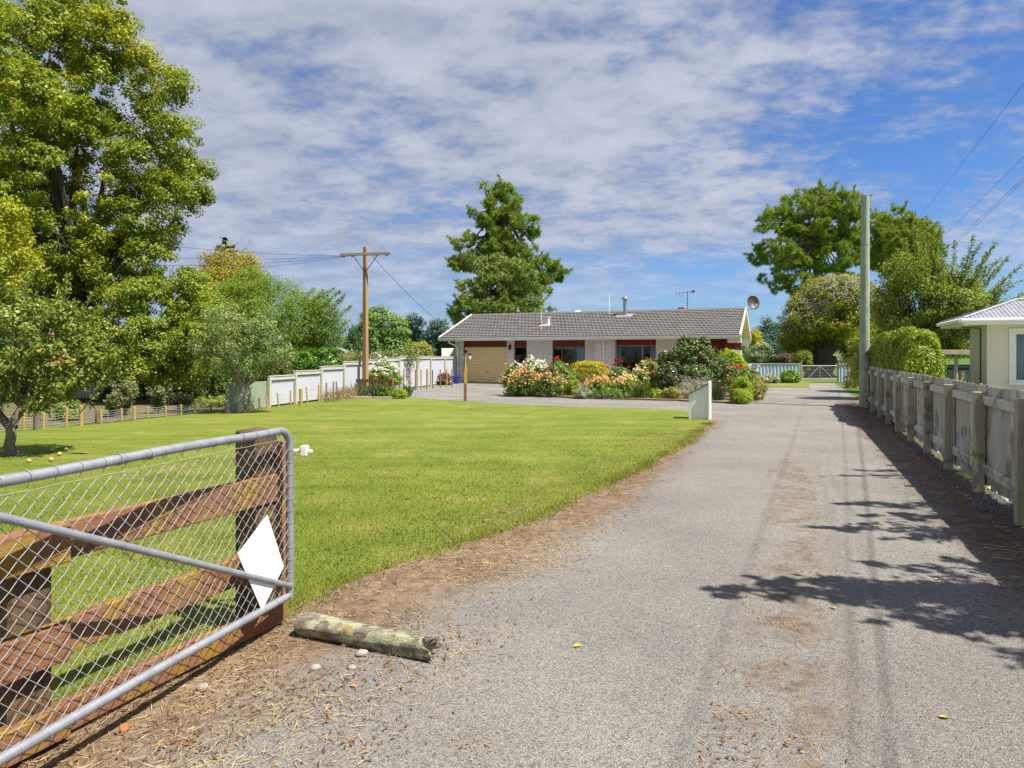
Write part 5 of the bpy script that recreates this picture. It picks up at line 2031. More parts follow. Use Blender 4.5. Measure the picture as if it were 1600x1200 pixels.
def trees_left():
    # 1. big broadleaf
    L1 = [(60, 95, 108), (150, 60, 70), (185, 140, 92), (232, 235, 92), (100, 260, 140), (245, 335, 82), (95, 400, 120), (190, 420, 85), (-60, 200, 170), (-90, 360, 150), (-40, 60, 110), (20, 440, 110),
          (262, 130, 38), (290, 290, 40), (95, 15, 42), (40, 40, 45), (215, 85, 35), (305, 300, 24)]
    m1 = m_leaf('broadleaf_leaf', (0.036, 0.062, 0.007), (0.100, 0.125, 0.011), (0.205, 0.185, 0.018), 0.38, 0.42, 0.45, 0.5, 0.45)
    tree('broadleaf_tree', 'very tall spreading broadleaf tree towering over the left side of the lawn', 'tree', (-15.6, 24.5, 0), sublobes(lobes_px(L1, 24.5, 1.0, 0.55, 3), 9, 0.34, 5), 3000, 0.36, 110, (0.120, 0.070), m1, 11,
         0.55, (-15.3, 24.5, 4.0), 34, BARK_D, flat=0.75, droop=0.2, inner=0.25, upb=0.55)
    # 2. golden tree at the frame's left edge
    m2 = m_leaf('golden_leaf', (0.11, 0.145, 0.010), (0.22, 0.235, 0.018), (0.33, 0.31, 0.035), 0.4, 0.5, 0.3, 0.4, 1.2)
    tree('golden_tree', 'yellow leaved tree leaning in at the far left edge before the tall tree', 'tree', (-15.2, 17.0, 0), lobes_px([(-50, 390, 80), (-20, 340, 42), (-5, 400, 42), (5, 350, 26), (-60, 460, 60), (-15, 440, 34)], 17.0, 1.0, 0.3, 4), 260, 0.36, 90, (0.11, 0.05), m2, 12,
         0.2, (-14.5, 17, 3.2), 12, flat=0.8, droop=0.6)
    # 3. hawthorn-like mass
    m3 = m_leaf('hawthorn_leaf', (0.045, 0.078, 0.010), (0.095, 0.128, 0.014), (0.20, 0.165, 0.022), 0.35, 0.45, 0.4, 0.5, 0.8)
    tree('hawthorn_tree', 'dense bushy olive tinged tree below the right side of the tall tree', 'tree', (-11.6, 22.2, 0), sublobes(lobes_px([(245, 495, 72), (300, 470, 45), (185, 520, 62), (255, 560, 70), (310, 540, 60), (215, 465, 40), (280, 440, 28), (330, 500, 40)], 22.2, 1.0, 0.35, 5), 7, 0.36, 6), 1300, 0.27, 70, (0.085, 0.055), m3, 13,
         0.22, (-11.4, 22.2, 1.8), 18, BARK_D, flat=0.7, droop=0.2)
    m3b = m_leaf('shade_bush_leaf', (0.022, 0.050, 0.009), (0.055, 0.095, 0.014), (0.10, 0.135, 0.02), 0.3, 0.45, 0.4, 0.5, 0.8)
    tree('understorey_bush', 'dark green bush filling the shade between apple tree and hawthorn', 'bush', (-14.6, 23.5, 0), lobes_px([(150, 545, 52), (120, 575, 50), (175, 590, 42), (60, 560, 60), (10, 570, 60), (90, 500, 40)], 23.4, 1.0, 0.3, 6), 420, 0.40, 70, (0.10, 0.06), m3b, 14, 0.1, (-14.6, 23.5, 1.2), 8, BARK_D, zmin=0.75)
    tree('understorey_bush', 'long bank of dark bushes added for the shade under hawthorn and willow', 'bush', (-10.4, 24.6, 0), lobes_px([(215, 612, 34, 30), (262, 605, 36, 34), (310, 605, 34, 34), (355, 600, 30, 34), (400, 596, 26, 34), (435, 592, 18, 26), (180, 620, 26, 24)], 24.8, 1.0, 0.3, 16), 520, 0.30, 70, (0.09, 0.055), m3b, 114, 0.06, (-10.4, 24.6, .8), 8, BARK_D, zmin=0.06)  # added dark foliage standing in for tree shade on the ground
    tree('understorey_bush', 'dark low bushes added for the shade behind the apple tree trunk', 'bush', (-17.5, 24.6, 0), lobes_px([(-20, 615, 40, 34), (30, 612, 36, 30), (75, 615, 30, 26), (120, 618, 26, 22)], 25.4, 1.0, 0.3, 17), 260, 0.30, 60, (0.09, 0.055), m3b, 115, 0.06, (-17.5, 24.6, .8), 6, BARK_D, zmin=0.06)  # more added bushes, their dark leaves stand in for shade
    # 4. golden conifer beyond
    m4 = m_leaf('golden_conifer_leaf', (0.13, 0.12, 0.018), (0.22, 0.185, 0.028), (0.29, 0.235, 0.05), 0.25, 0.6, 0.2, 0.5, 0.7)
    tree('golden_conifer', 'rounded yellow olive tree top showing between tall tree and willow', 'tree', (-16.0, 40, 0), lobes_px([(362, 432, 40, 44), (385, 425, 22, 30), (335, 440, 36, 42), (350, 480, 60, 60), (393, 436, 14, 30)], 40, 1.0, 0.3, 7), 420, 0.5, 80, (0.15, 0.06), m4, 15, 0.25, (-16, 40, 3), 8, flat=0.9)
    # 5. willow like trees
    m5 = m_leaf('willow_leaf', (0.055, 0.105, 0.012), (0.105, 0.160, 0.018), (0.18, 0.215, 0.032), 0.4, 0.5, 0.3, 0.5, 0.6)
    tips = [(538, 462), (548, 478), (530, 455), (546, 500), (520, 452), (505, 455), (540, 515), (512, 470), (528, 485), (490, 452), (535, 530)]
    shoots = [(at(x, y, 29 + random.uniform(-1, 1)), at(x - 60 + random.uniform(-15, 15), y + 62, 29), 0.8) for x, y in tips for _ in range(2)]
    tree('willow_tree', 'soft green willow like tree with wispy right edge above the pale fence', 'tree', (-9.6, 29.5, 0), lobes_px([(400, 480, 55), (440, 500, 62), (480, 508, 50), (415, 545, 58), (500, 530, 34), (370, 470, 40), (355, 520, 50), (460, 548, 46), (500, 500, 30), (390, 447, 24)], 29.5, 1.0, 0.35, 8), 980, 0.42, 95, (0.12, 0.035), m5, 16,
         0.22, (-9.6, 29.5, 2.0), 16, BARK, flat=0.9, droop=0.5, shoots=shoots)
    m5b = m_leaf('citrus_leaf', (0.035, 0.085, 0.010), (0.075, 0.15, 0.015), (0.13, 0.20, 0.03), 0.3, 0.35, 0.5, 0.4, 1.2)
    tree('citrus_bush', 'bright glossy green bush just behind the lower bays of the pale fence', 'bush', (-8.3, 26.6, 0), lobes_px([(488, 568, 30), (510, 572, 26), (465, 572, 26), (525, 578, 18)], 26.6, 1.0, 0.3, 9), 160, 0.26, 80, (0.11, 0.055), m5b, 17, 0.06, (-8.3, 26.6, .7), 5)
    m5c = m_leaf('dry_shrub_leaf', (0.10, 0.09, 0.03), (0.17, 0.16, 0.05), (0.26, 0.22, 0.09), 0.25, 0.6, 0.2, 0.4, 1.2)
    tree('scrub_bush', 'brownish scrubby bush behind the green ribbed fence', 'bush', (-9.8, 24.4, 0), lobes_px([(432, 578, 20), (445, 582, 16), (415, 586, 16)], 24.4, 1.0, 0.3, 10), 80, 0.2, 60, (0.08, 0.03), m5c, 18, 0.04, (-9.8, 24.4, .5), 4)
    tree('scrub_bush', 'low hedge of dull green growth behind the middle bays of the pale fence', 'bush', (-6.6, 31.0, 0), lobes_px([(535, 566, 22, 16), (560, 562, 22, 16), (605, 566, 30, 18), (640, 560, 16, 16)], 31.0, 1.0, 0.3, 10), 160, 0.26, 60, (0.09, 0.04), m_leaf('dull_leaf', (0.07, 0.085, 0.03), (0.13, 0.14, 0.05), None, 0.25), 19, 0.04, (-6.6, 31, .5), 4)
    # 6. silvery young tree on the lawn edge
    m6 = m_leaf('silver_leaf', (0.045, 0.078, 0.018), (0.098, 0.138, 0.040), (0.22, 0.26, 0.12), 0.3, 0.4, 0.5, 0.35, 1.5)
    b6 = G(374, 645.5)
    tree('young_tree', 'small grey green tree with pale trunk at the lawn edge before the green fence', 'tree', b6, lobes_px([(375, 520, 46), (415, 540, 38), (338, 540, 36), (392, 556, 38), (350, 500, 26), (405, 505, 26), (438, 558, 18), (330, 500, 18), (365, 562, 26)], b6.y, 1.0, 0.35, 11), 420, 0.20, 62, (0.058, 0.030), m6, 20,
         0.085, b6 + Vector((0.12, 0, 0.75)), 16, m_wood('pale_bark', (0.22, 0.18, 0.14), (0.34, 0.29, 0.23), 0.9, (1, 1, 0.3), 12, (0.12, 0.10, 0.07), 0.4, 5, 0.01), flat=0.8, upb=0.3, wob=0.35)
    # 7. apple tree
    m7 = m_leaf('apple_leaf', (0.060, 0.092, 0.012), (0.135, 0.170, 0.026), (0.26, 0.28, 0.07), 0.32, 0.4, 0.5, 0.35, 1.6)
    b7 = G(20, 712)
    lob7 = lobes_px([(45, 525, 70), (100, 540, 55), (60, 580, 62), (-30, 540, 75), (112, 568, 30), (10, 495, 40), (85, 500, 28), (-20, 600, 46), (100, 592, 30), (40, 612, 30)], b7.y, 1.0, 0.4, 12)
    sh7 = [(at(x, y, b7.y + random.uniform(-.5, .5)), at(x + dx, y + 85, b7.y), 0.45) for x, y, dx in ((42, 422, -8), (56, 455, -20), (108, 430, -12), (118, 468, -20), (150, 450, -40), (20, 452, 8), (92, 445, -5), (172, 520, -55), (185, 560, -60), (5, 440, 10))]
    t7 = tree('apple_tree', 'old apple tree with red fruit and forked trunk at the left of the lawn', 'tree', b7, lob7, 430, 0.17, 58, (0.066, 0.036), m7, 21,
              0.080, b7 + Vector((0.10, 0.1, 0.95)), 20, flat=0.8, upb=0.35, shoots=sh7, wob=0.4)
    lim = MB().tube(bez(b7 + Vector((0.02, 0, 0.42)), b7 + Vector((-0.28, 0, 0.6)), b7 + Vector((-0.55, 0, 1.3))), [0.075, 0.068, 0.06, 0.055, 0.05, 0.045, 0.04], 8)
    lim.build('limb', BARK, t7, smooth=True)
    mred = m_plain('red_apple', (0.30, 0.03, 0.018), (0.36, 0.12, 0.03), 14, 0.35)
    mor = m_plain('orange_apple', (0.42, 0.17, 0.03), (0.38, 0.10, 0.03), 14, 0.35)
    for x, y, k in ((82, 526, 0), (45, 533, 1), (21, 549, 1), (60, 552, 1), (84, 562, 0), (99, 560, 0), (81, 571, 0), (91, 570, 0), (115, 566, 1), (14, 565, 1)):
        c = at(x, y, b7.y - random.uniform(0.45, 0.75))
        mb = MB().lathe([(0.005, 0.0), (0.020, 0.003), (0.030, 0.020), (0.028, 0.038), (0.017, 0.049), (0.005, 0.044)], c, 10)
        mb.build('apple', mor if k else mred, t7, smooth=True)
    my = m_plain('windfall', (0.52, 0.40, 0.10), (0.5, 0.28, 0.08), 12, 0.5)
    for x, y in ((82, 707), (93, 713), (104, 706), (80, 722), (45, 724)):
        c = G(x, y)
        o = MB().lathe([(0.006, 0.0), (0.022, 0.004), (0.033, 0.022), (0.031, 0.042), (0.018, 0.055), (0.006, 0.05)], c + Vector((0, 0, 0.012)), 10).build('apple', my, None, smooth=True)
        tag(o, 'yellow windfall apple on the grass near the apple tree trunk', 'apple', 'windfall apples')
    # cedar top
    m8 = m_leaf('cedar_leaf', (0.018, 0.035, 0.022), (0.035, 0.055, 0.035), None, 0.1, 0.6, 0.2)
    t8 = thing('cedar_tree', 'dark layered conifer tip rising above the golden treetop', 'tree', (-29.5, 70, 0))
    Vs = []
    r = np.random.default_rng(3)
    top = at(352, 371, 70)
    mb = MB().tube([Vector((top.x, 70, -0.2)), top], [0.35, 0.04], 6)
    mb.build('trunk', BARK_D, t8)
    for k in range(11):
        z = top.z - 0.2 - k * 0.42
        for q in range(6):
            a = r.uniform(0, 6.28)
            ln = min(2.2, (0.35 + k * 0.24)) * r.uniform(0.6, 1.2)
            n_ = int(60 * ln)
            s = r.random(n_) * ln
            C = np.stack([top.x + np.cos(a) * s, 70 + np.sin(a) * s, z + s * 0.18 + r.normal(0, 0.05, n_)], 1)
            Vs.append(leaf_quads(C + r.normal(0, 0.06, (n_, 3)), unit(r.normal(size=(n_, 3)) + np.array([0, 0, 1.2])), unit(r.normal(size=(n_, 3)) * [1, 1, .3]), np.full(n_, 0.3), np.full(n_, 0.1)))
    mesh_np('crown', np.concatenate(Vs).reshape(-1, 3), 4, m8, t8)
    # leggy shrubs on the fence line
    ml = m_leaf('leggy_leaf', (0.10, 0.12, 0.05), (0.20, 0.22, 0.10), (0.30, 0.30, 0.16), 0.3, 0.5, 0.3, 0.3)
    for x, yt, yb, w, lab in ((178, 603, 656, 26, 'tall leggy shrub behind the stakes under the hawthorn'), (232, 610, 653, 22, 'leggy shrub right of the tall one behind the stakes'),
                              (272, 622, 649, 16, 'small leggy shrub at the right end of the netting fence'), (160, 622, 659, 16, 'thin leggy shrub at the left of the tall one behind the stakes')):
        p = G(x, yb - 4)
        p.y += 0.5
        m = p.y / FOC
        sh = [(p + Vector((random.uniform(-w, w) * m, random.uniform(-.3, .3), (yb - yt) * m * random.uniform(0.6, 1.05))), p + Vector((random.uniform(-.1, .1), 0, 0)), 0.5) for _ in range(12)]
        lo = [(np.array(p + Vector((0, 0, (yb - yt) * m * 0.8))), np.array([w * m * 0.8, 0.3, (yb - yt) * m * 0.2]))]
        tree('leggy_shrub', lab, 'shrub', p, lo, 16, 0.10, 20, (0.075, 0.045), ml, int(x), 0, None, 0, shoots=sh, group='shrubs along the stake fence', part='foliage')
    mg = m_leaf('low_bush_leaf', (0.06, 0.09, 0.02), (0.13, 0.15, 0.035), None, 0.3)
    for x, y, rx, rz, lab in ((88, 660, 17, 22, 'low round bush between grey post and yellow stakes at far left'), (318, 638, 22, 12, 'low weedy bush near the right end of the netting fence'), (345, 634, 16, 10, 'flat weedy clump beside the pale trunk')):
        p = G(x, y)
        p.y += 0.4
        m = p.y / FOC
        tree('low_bush', lab, 'bush', p, [(np.array((p.x, p.y, rz * m * 0.6)), np.array([rx * m, rx * m, rz * m * 0.8]))], 60, 0.12, 50, (0.05, 0.03), mg, int(x), 0, zmin=0.02, part='foliage')


def clipped_leaves(t, c, ax, hs, n, leaf, mat, r, power=3.4):
    """a shorn shrub: leaves packed on a rounded box"""
    u = unit(r.normal(size=(n, 3)))
    hs = np.array(hs)
    # spread evenly over the long sides
    w = np.array([hs[1] * hs[2], hs[0] * hs[2], hs[0] * hs[1]])
    k = r.choice(3, n, p=w / w.sum())
    q = r.uniform(-1, 1, (n, 3))
    q[np.arange(n), k] = np.sign(q[np.arange(n), k])
    u = q / (np.abs(q) ** power).sum(1, keepdims=True) ** (1 / power)
    A0, A1 = np.array(ax[0]), np.array(ax[1])
    wob = 1 + 0.03 * np.sin(u[:, 0:1] * 5 + u[:, 1:2] * 17 + 1) + 0.03 * np.sin(u[:, 2:3] * 9 + u[:, 1:2] * 23)
    rad = np.where(r.random((n, 1)) < 0.15, r.uniform(0.75, 0.95, (n, 1)), r.normal(0.985, 0.022, (n, 1))) * wob
    p = u * rad * hs
    C = A0[None] * p[:, :1] + A1[None] * p[:, 1:2] + np.array([0, 0, 1.0])[None] * p[:, 2:3] + np.array(c)
    g = np.sign(u) * np.abs(u) ** (power - 1) / hs
    O = unit(A0[None] * g[:, :1] + A1[None] * g[:, 1:2] + np.array([0, 0, 1.0])[None] * g[:, 2:3])
    N = unit(O + r.normal(size=(n, 3)) * 0.5 + np.array([0, 0, .2]))
    D = unit(np.cross(N, r.normal(size=(n, 3))))
    C[:, 2] = np.maximum(C[:, 2], 0.03)
    mesh_np('foliage', leaf_quads(C, N, D, leaf[0] * r.uniform(.7, 1.3, n), leaf[1] * r.uniform(.7, 1.3, n)).reshape(-1, 3), 4, mat, t)


def trees_back():
    mp = m_leaf('pine_needle', (0.135, 0.215, 0.034), (0.25, 0.345, 0.052), (0.40, 0.46, 0.085), 0.15, 0.55, 0.3, 0.45, 0.35)
    mc = m_leaf('cypress_leaf', (0.15, 0.23, 0.06), (0.26, 0.345, 0.09), (0.37, 0.42, 0.14), 0.15, 0.55, 0.3, 0.45, 0.6)
    Y = 62
    L = [(789, 298, 12, 15), (780, 322, 22, 20), (806, 322, 16, 22), (757, 306, 6, 18), (744, 336, 13, 9), (748, 352, 15, 9), (788, 352, 32, 22), (826, 344, 10, 13), (826, 370, 13, 11), (785, 388, 34, 20), (730, 378, 20, 11), (752, 392, 22, 12), (838, 376, 10, 14),
         (724, 411, 17, 13), (745, 414, 16, 12), (790, 418, 30, 13), (828, 405, 24, 18), (848, 418, 22, 14), (868, 424, 14, 13), (845, 445, 15, 16), (828, 440, 20, 20), (715, 415, 9, 12)]
    tree('pine_tree', 'tall ragged dark pine standing behind the house roof', 'tree', at(790, 580, Y).xy.to_3d(), lobes_px(shrink(L, .88), Y, .8, 0.5, 21), 400, 0.46, 22, (0.36, 0.036), mp, 31, 0.5, at(790, 310, Y), 40, BARK_D, tuft=15, flat=0.7, inner=0.3)
    Y = 56
    L = [(782, 420, 18, 24), (752, 428, 22, 20), (815, 432, 26, 20), (780, 450, 46, 26), (735, 462, 26, 20), (828, 465, 26, 18), (722, 482, 17, 14), (780, 485, 60, 30), (842, 486, 16, 14), (745, 490, 40, 26)]
    tree('cypress_tree', 'broad lighter green conifer in front of the tall pine behind the roof', 'tree', at(782, 580, Y).xy.to_3d(), lobes_px(shrink(L, .9), Y, .85, 0.4, 22), 420, 0.40, 12, (0.30, 0.055), mc, 32, 0.45, at(782, 430, Y), 24, BARK_D, tuft=15, flat=0.9, inner=0.25)
    # right hand pines
    Y = 70
    L = [(1285, 315, 30, 18), (1250, 325, 32, 20), (1320, 325, 28, 22), (1215, 345, 28, 16), (1270, 355, 52, 28), (1325, 358, 26, 30), (1192, 350, 12, 10), (1215, 392, 30, 16), (1190, 402, 14, 9), (1250, 402, 36, 18), (1295, 400, 34, 24), (1330, 395, 20, 24), (1235, 425, 30, 14), (1212, 445, 16, 9), (1200, 440, 10, 9), (1255, 452, 22, 10), (1310, 430, 26, 14)]
    tree('pine_tree', 'wide domed pine left of the green pole with open lower limbs', 'tree', at(1282, 580, Y).xy.to_3d(), lobes_px(shrink(L, .96), Y, .9, 0.6, 23), 540, 0.52, 21, (0.42, 0.040), mp, 33, 0.62, at(1275, 350, Y), 46, BARK, tuft=14, flat=0.6, inner=0.25)
    Y = 76
    L = [(1400, 345, 24, 16), (1375, 360, 28, 20), (1425, 365, 28, 20), (1395, 385, 48, 22), (1445, 385, 20, 18), (1365, 400, 22, 18), (1410, 412, 40, 18), (1455, 405, 14, 16), (1440, 425, 24, 16)]
    tree('pine_tree', 'further pine right of the green pole behind the leafy tree', 'tree', at(1395, 580, Y).xy.to_3d(), lobes_px(shrink(L, .96), Y, .9, 0.6, 24), 390, 0.56, 21, (0.46, 0.044), mp, 34, 0.6, at(1398, 360, Y), 34, BARK, tuft=14, flat=0.6, inner=0.25)
    # grey twigged broad tree over the field gate
    mm = m_leaf('tea_tree_leaf', (0.060, 0.078, 0.008), (0.140, 0.150, 0.013), (0.23, 0.225, 0.026), 0.3, 0.5, 0.3, 0.5, 0.5)
    Y = 47
    L = [(1300, 468, 52, 34), (1260, 498, 38, 34), (1335, 475, 36, 36), (1300, 505, 60, 34), (1245, 525, 24, 26), (1360, 500, 30, 36), (1246, 538, 24, 14), (1350, 540, 36, 20), (1320, 448, 30, 16), (1230, 540, 12, 16)]
    b = at(1281, 592, Y)
    b.z = 0
    t = tree('spreading_tree', 'broad olive tree with grey bare twigs and thick dark trunk over the field gate', 'tree', b, lobes_px(L, Y, 1.0, 0.4, 25), 900, 0.50, 110, (0.17, 0.07), mm, 35, 0.85, b + Vector((0.35, 0, 2.6)), 26, BARK_D, flat=0.75, inner=0.2, zmin=1.2)
    # dead grey twigs over the dome
    r = np.random.default_rng(9)
    mb = MB()
    LB = lobes_px(L, Y, 1.0, 0.4, 25)
    for k in (0, 0, 2, 8, 1, 7):
        c, s = LB[k]
        for _ in range(170):
            u = r.normal(size=3)
            u[1] = -abs(u[1]) - 0.25
            u[2] = u[2] * 0.8 + 0.25
            u /= np.linalg.norm(u)
            q = Vector(c + u * s * r.uniform(0.98, 1.14))
            d = Vector((r.normal(), r.normal() * .6, r.normal() * 0.6 + .35)).normalized() * r.uniform(.25, .6)
            e = Vector((r.normal(), r.normal(), r.normal() + .3)).normalized() * 0.28
            mb.tube([q - d * .5, q, q + d * .5], [0.018, 0.014, 0.006], 3, caps=False)
            mb.tube([q, q + e], [0.010, 0.004], 3, caps=False)
    tw = mb.build('dead_twigs', m_plain('grey_twig', (0.42, 0.39, 0.34), (0.30, 0.28, 0.25), 6, 0.9), t)
    tw['kind'] = 'stuff'
    # leafy tree with long upswept branches
    mch = m_leaf('cherry_leaf', (0.045, 0.075, 0.014), (0.098, 0.135, 0.022), (0.175, 0.19, 0.035), 0.4, 0.5, 0.3, 0.35, 0.9)
    Y = 23.5
    b = at(1446, 600, Y)
    b.z = 0
    tips = [(1448, 338), (1428, 352), (1470, 352), (1412, 372), (1492, 378), (1520, 369), (1532, 380), (1556, 379), (1545, 395), (1575, 402), (1562, 418), (1596, 414), (1578, 440), (1600, 458), (1510, 400), (1480, 390), (1458, 372), (1535, 425), (1555, 450), (1440, 380), (1500, 425), (1398, 395), (1390, 420), (1585, 470), (1540, 470)]
    sh = []
    for x, y in tips:
        q0 = at(1450 + (x - 1450) * 0.28, 520 + (y - 380) * 0.12, Y)
        sh.append((at(x, y, Y + random.uniform(-1.2, 1.2)), q0, 1.3))
        sh.append((at(x + random.uniform(-22, 10), y + random.uniform(15, 45), Y + random.uniform(-1.4, 1.4)), q0, 1.1))
    L = [(1430, 470, 46, 50), (1490, 480, 52, 42), (1410, 430, 30, 36), (1455, 430, 30, 36), (1400, 505, 34, 34), (1530, 500, 40, 30), (1470, 525, 50, 30), (1505, 445, 24, 24), (1385, 470, 20, 34), (1550, 480, 22, 20)]
    tree('cherry_tree', 'leafy tree with long upswept branches between the pole and the bungalow', 'tree', b, lobes_px(shrink(L, 0.86), Y, 1.0, 0.5, 26), 400, 0.34, 110, (0.100, 0.044), mch, 36, 0.16, b + Vector((0, 0, 1.9)), 20, BARK, flat=0.9, droop=0.2, shoots=sh, zmin=1.0)
    # clipped hedge behind the fence
    mh = m_leaf('hedge_leaf', (0.045, 0.085, 0.008), (0.095, 0.145, 0.011), (0.25, 0.265, 0.022), 0.3, 0.4, 0.45, 0.3, 1.6)
    c = uv_to(2.52, 20.2)
    t = thing('clipped_hedge', 'dense rounded bright green hedge behind the paling fence by the pole', 'hedge', c)
    clipped_leaves(t, c + Vector((0, 0, 1.0)), (DU, DV), (0.44, 4.2, 1.17), 90000, (0.058, 0.038), mh, r)
    # growth between the pole and the end of the drive
    mk = m_leaf('side_bush_leaf', (0.06, 0.085, 0.012), (0.14, 0.155, 0.02), (0.22, 0.21, 0.04), 0.3)
    tree('side_bush', 'yellow green bushes along the drive beyond the green pole', 'bush', uv_to(2.9, 30.5), lobes_px([(1352, 560, 26, 36), (1375, 540, 34, 40), (1340, 585, 10, 18)], 28.5, 1.3, 0.5, 27), 240, 0.3, 70, (0.10, 0.05), mk, 37, 0.06, uv_to(2.9, 30.5, 1), 6, zmin=0.05)
    md = m_leaf('dry_brown_leaf', (0.16, 0.09, 0.06), (0.27, 0.18, 0.12), (0.33, 0.26, 0.18), 0.2, 0.7)
    p = G(1331, 606)
    tree('dry_shrub', 'small dry brown shrub at the drive edge left of the pole', 'shrub', p, [(np.array((p.x, p.y, 0.35)), np.array([0.32, 0.4, 0.5]))], 70, 0.14, 40, (0.09, 0.02), md, 38, 0, zmin=0.03, part='foliage')
    # trees seen between the pole and the pine
    mdk = m_leaf('dark_tree_leaf', (0.022, 0.050, 0.022), (0.050, 0.085, 0.032), (0.095, 0.125, 0.045), 0.2, 0.5, 0.3, 0.5, 0.4)
    mbl = m_leaf('blue_conifer_leaf', (0.020, 0.042, 0.032), (0.040, 0.070, 0.050), (0.075, 0.105, 0.070), 0.12, 0.6, 0.2, 0.5, 0.4)
    def far_tree(name, lab, L, Y, m, seed, n=300, cr=0.5, per=60, leaf=(0.20, 0.10), group='trees beyond the gardens'):
        small = name == 'shrub_tree'
        L2 = lobes_px(L, Y, 1.0, 0.4, seed)
        x = float(np.mean([l[0][0] for l in L2]))
        tree(name, lab, 'tree', (x, Y, 0), L2, n, cr, per, leaf, m, seed, 0.05 if small else 0.28, (x, Y, 0.5 if small else 2.5), 8, BARK_D, group=group, zmin=0.3)
    far_tree('dark_tree', 'dark green round tree just right of the timber pole', [(598, 505, 26, 24), (620, 520, 20, 24), (585, 530, 24, 24), (612, 545, 26, 20)], 52, m_leaf('mid_tree_leaf', (0.045, 0.085, 0.022), (0.085, 0.130, 0.032), (0.14, 0.17, 0.05), 0.25, 0.5, 0.3, 0.5, 0.4), 51)
    far_tree('dark_tree', 'blue green tree just left of the timber pole behind the shed', [(562, 525, 18, 18), (552, 545, 18, 18), (575, 548, 20, 18), (580, 500, 16, 16)], 58, mdk, 52, 260)
    far_tree('conifer', 'bluish conifer right of the round tree beyond the fence', [(648, 512, 14, 20), (655, 535, 20, 20), (640, 540, 16, 20)], 66, mbl, 53, 220, 0.5, 60, (0.26, 0.08))
    far_tree('conifer', 'dark bluish conifer touching the left end of the house roof', [(688, 516, 16, 16), (676, 532, 18, 18), (702, 530, 16, 18), (690, 548, 24, 16), (665, 548, 16, 14)], 60, mbl, 54, 300, 0.5, 60, (0.24, 0.08))
    far_tree('shrub_tree', 'yellow green bush behind the far bays of the pale fence', [(655, 548, 16, 14), (668, 552, 8, 12)], 41, m_leaf('lime_leaf', (0.09, 0.11, 0.02), (0.17, 0.17, 0.03), None, 0.3), 55, 120, 0.24, 50, (0.10, 0.05))
    far_tree('conifer', 'dark pointed conifer right of the house gable', [(1196, 518, 14, 20), (1190, 540, 16, 18), (1212, 528, 14, 22), (1205, 550, 24, 18), (1225, 545, 16, 18)], 64, mbl, 56, 320, 0.5, 60, (0.24, 0.09))
    far_tree('shrub_tree', 'bright yellow green bush at the foot of the house gable', [(1182, 528, 7, 12), (1186, 540, 9, 8)], 52, m_leaf('yellow_bush_leaf', (0.13, 0.14, 0.012), (0.26, 0.24, 0.02), None, 0.3), 57, 70, 0.24, 50, (0.12, 0.06))
    far_tree('shrub_tree', 'grey green mixed bush behind the blue grey ribbed fence', [(1180, 556, 16, 14), (1205, 560, 18, 12), (1192, 548, 14, 12)], 46, m_leaf('grey_bush_leaf', (0.06, 0.085, 0.04), (0.12, 0.15, 0.075), None, 0.25), 58, 170, 0.3, 55, (0.12, 0.06))
    far_tree('shrub_tree', 'brown purple dry bush behind the ribbed fence near the gate', [(1225, 562, 14, 10), (1240, 566, 10, 8)], 45, m_leaf('purple_bush_leaf', (0.10, 0.06, 0.05), (0.18, 0.12, 0.085), None, 0.2), 59, 120, 0.25, 50, (0.10, 0.05))
    far_tree('shrub_tree', 'lime green weeping bush left of the thick dark trunk', [(1258, 564, 8, 15), (1248, 562, 8, 12)], 44, m_leaf('lime2_leaf', (0.11, 0.14, 0.015), (0.20, 0.22, 0.03), None, 0.35), 60, 130, 0.26, 55, (0.12, 0.045))
    far_tree('shrub_tree', 'distant pale green bushes seen right of the thick dark trunk', [(1302, 568, 14, 10), (1325, 562, 20, 14), (1345, 566, 20, 14)], 95, m_leaf('pale_far_leaf', (0.08, 0.11, 0.05), (0.15, 0.17, 0.09), None, 0.25), 61, 200, 0.6, 50, (0.3, 0.15))
    # far woods, one mass
    r2 = np.random.default_rng(77)
    Vs = []
    for i in range(150):
        a = r2.uniform(-0.95, 0.95)
        Yd = r2.uniform(170, 300)
        x = a * Yd
        h = r2.uniform(3.0, 5.2) * Yd / 230
        w = r2.uniform(4, 9)
        n = 420
        u = unit(r2.normal(size=(n, 3)))
        C = np.array([x, Yd, h * 0.42]) + u * np.array([w, w, h * 0.6]) * r2.uniform(.7, 1.05, (n, 1))
        C[:, 2] = np.maximum(C[:, 2], 0.1)
        Vs.append(leaf_quads(C, unit(u + r2.normal(size=(n, 3)) * .5), unit(r2.normal(size=(n, 3))), r2.uniform(.7, 1.5, n), r2.uniform(.4, .9, n)))
    o = mesh_np('far_woods', np.concatenate(Vs).reshape(-1, 3), 4, mdk)
    tag(o, 'low line of distant trees', None, None, 'stuff')
    # hills
    mhill = m_plain('hill_cover', (0.055, 0.075, 0.05), (0.10, 0.10, 0.07), 0.004, 0.95)
    vs, fs = [], []
    n = 160
    for i in range(n + 1):
        a = -1.1 + 2.2 * i / n
        hh = 150 + 60 * math.sin(a * 4 + 1) + 55 * math.sin(a * 9 + 2) + 30 * math.sin(a * 21) + 14 * math.sin(a * 55 + 1)
        hh += 60 * math.exp(-((a - 0.42) / 0.28) ** 2)
        hh *= 0.55
        for k, (dd, f) in enumerate(((3000, 0.0), (3300, 0.45), (3700, 1.0), (3950, 0.7))):
            vs.append((a * dd, dd, max(hh * f * (1 + 0.08 * math.sin(i * 1.7 + k)) - 2, -2)))
    for i in range(n):
        for k in range(3):
            p = i * 4 + k
            fs.append((p, p + 4, p + 5, p + 1))
    o = MB().add(vs, fs).build('hills', mhill, None, smooth=True)
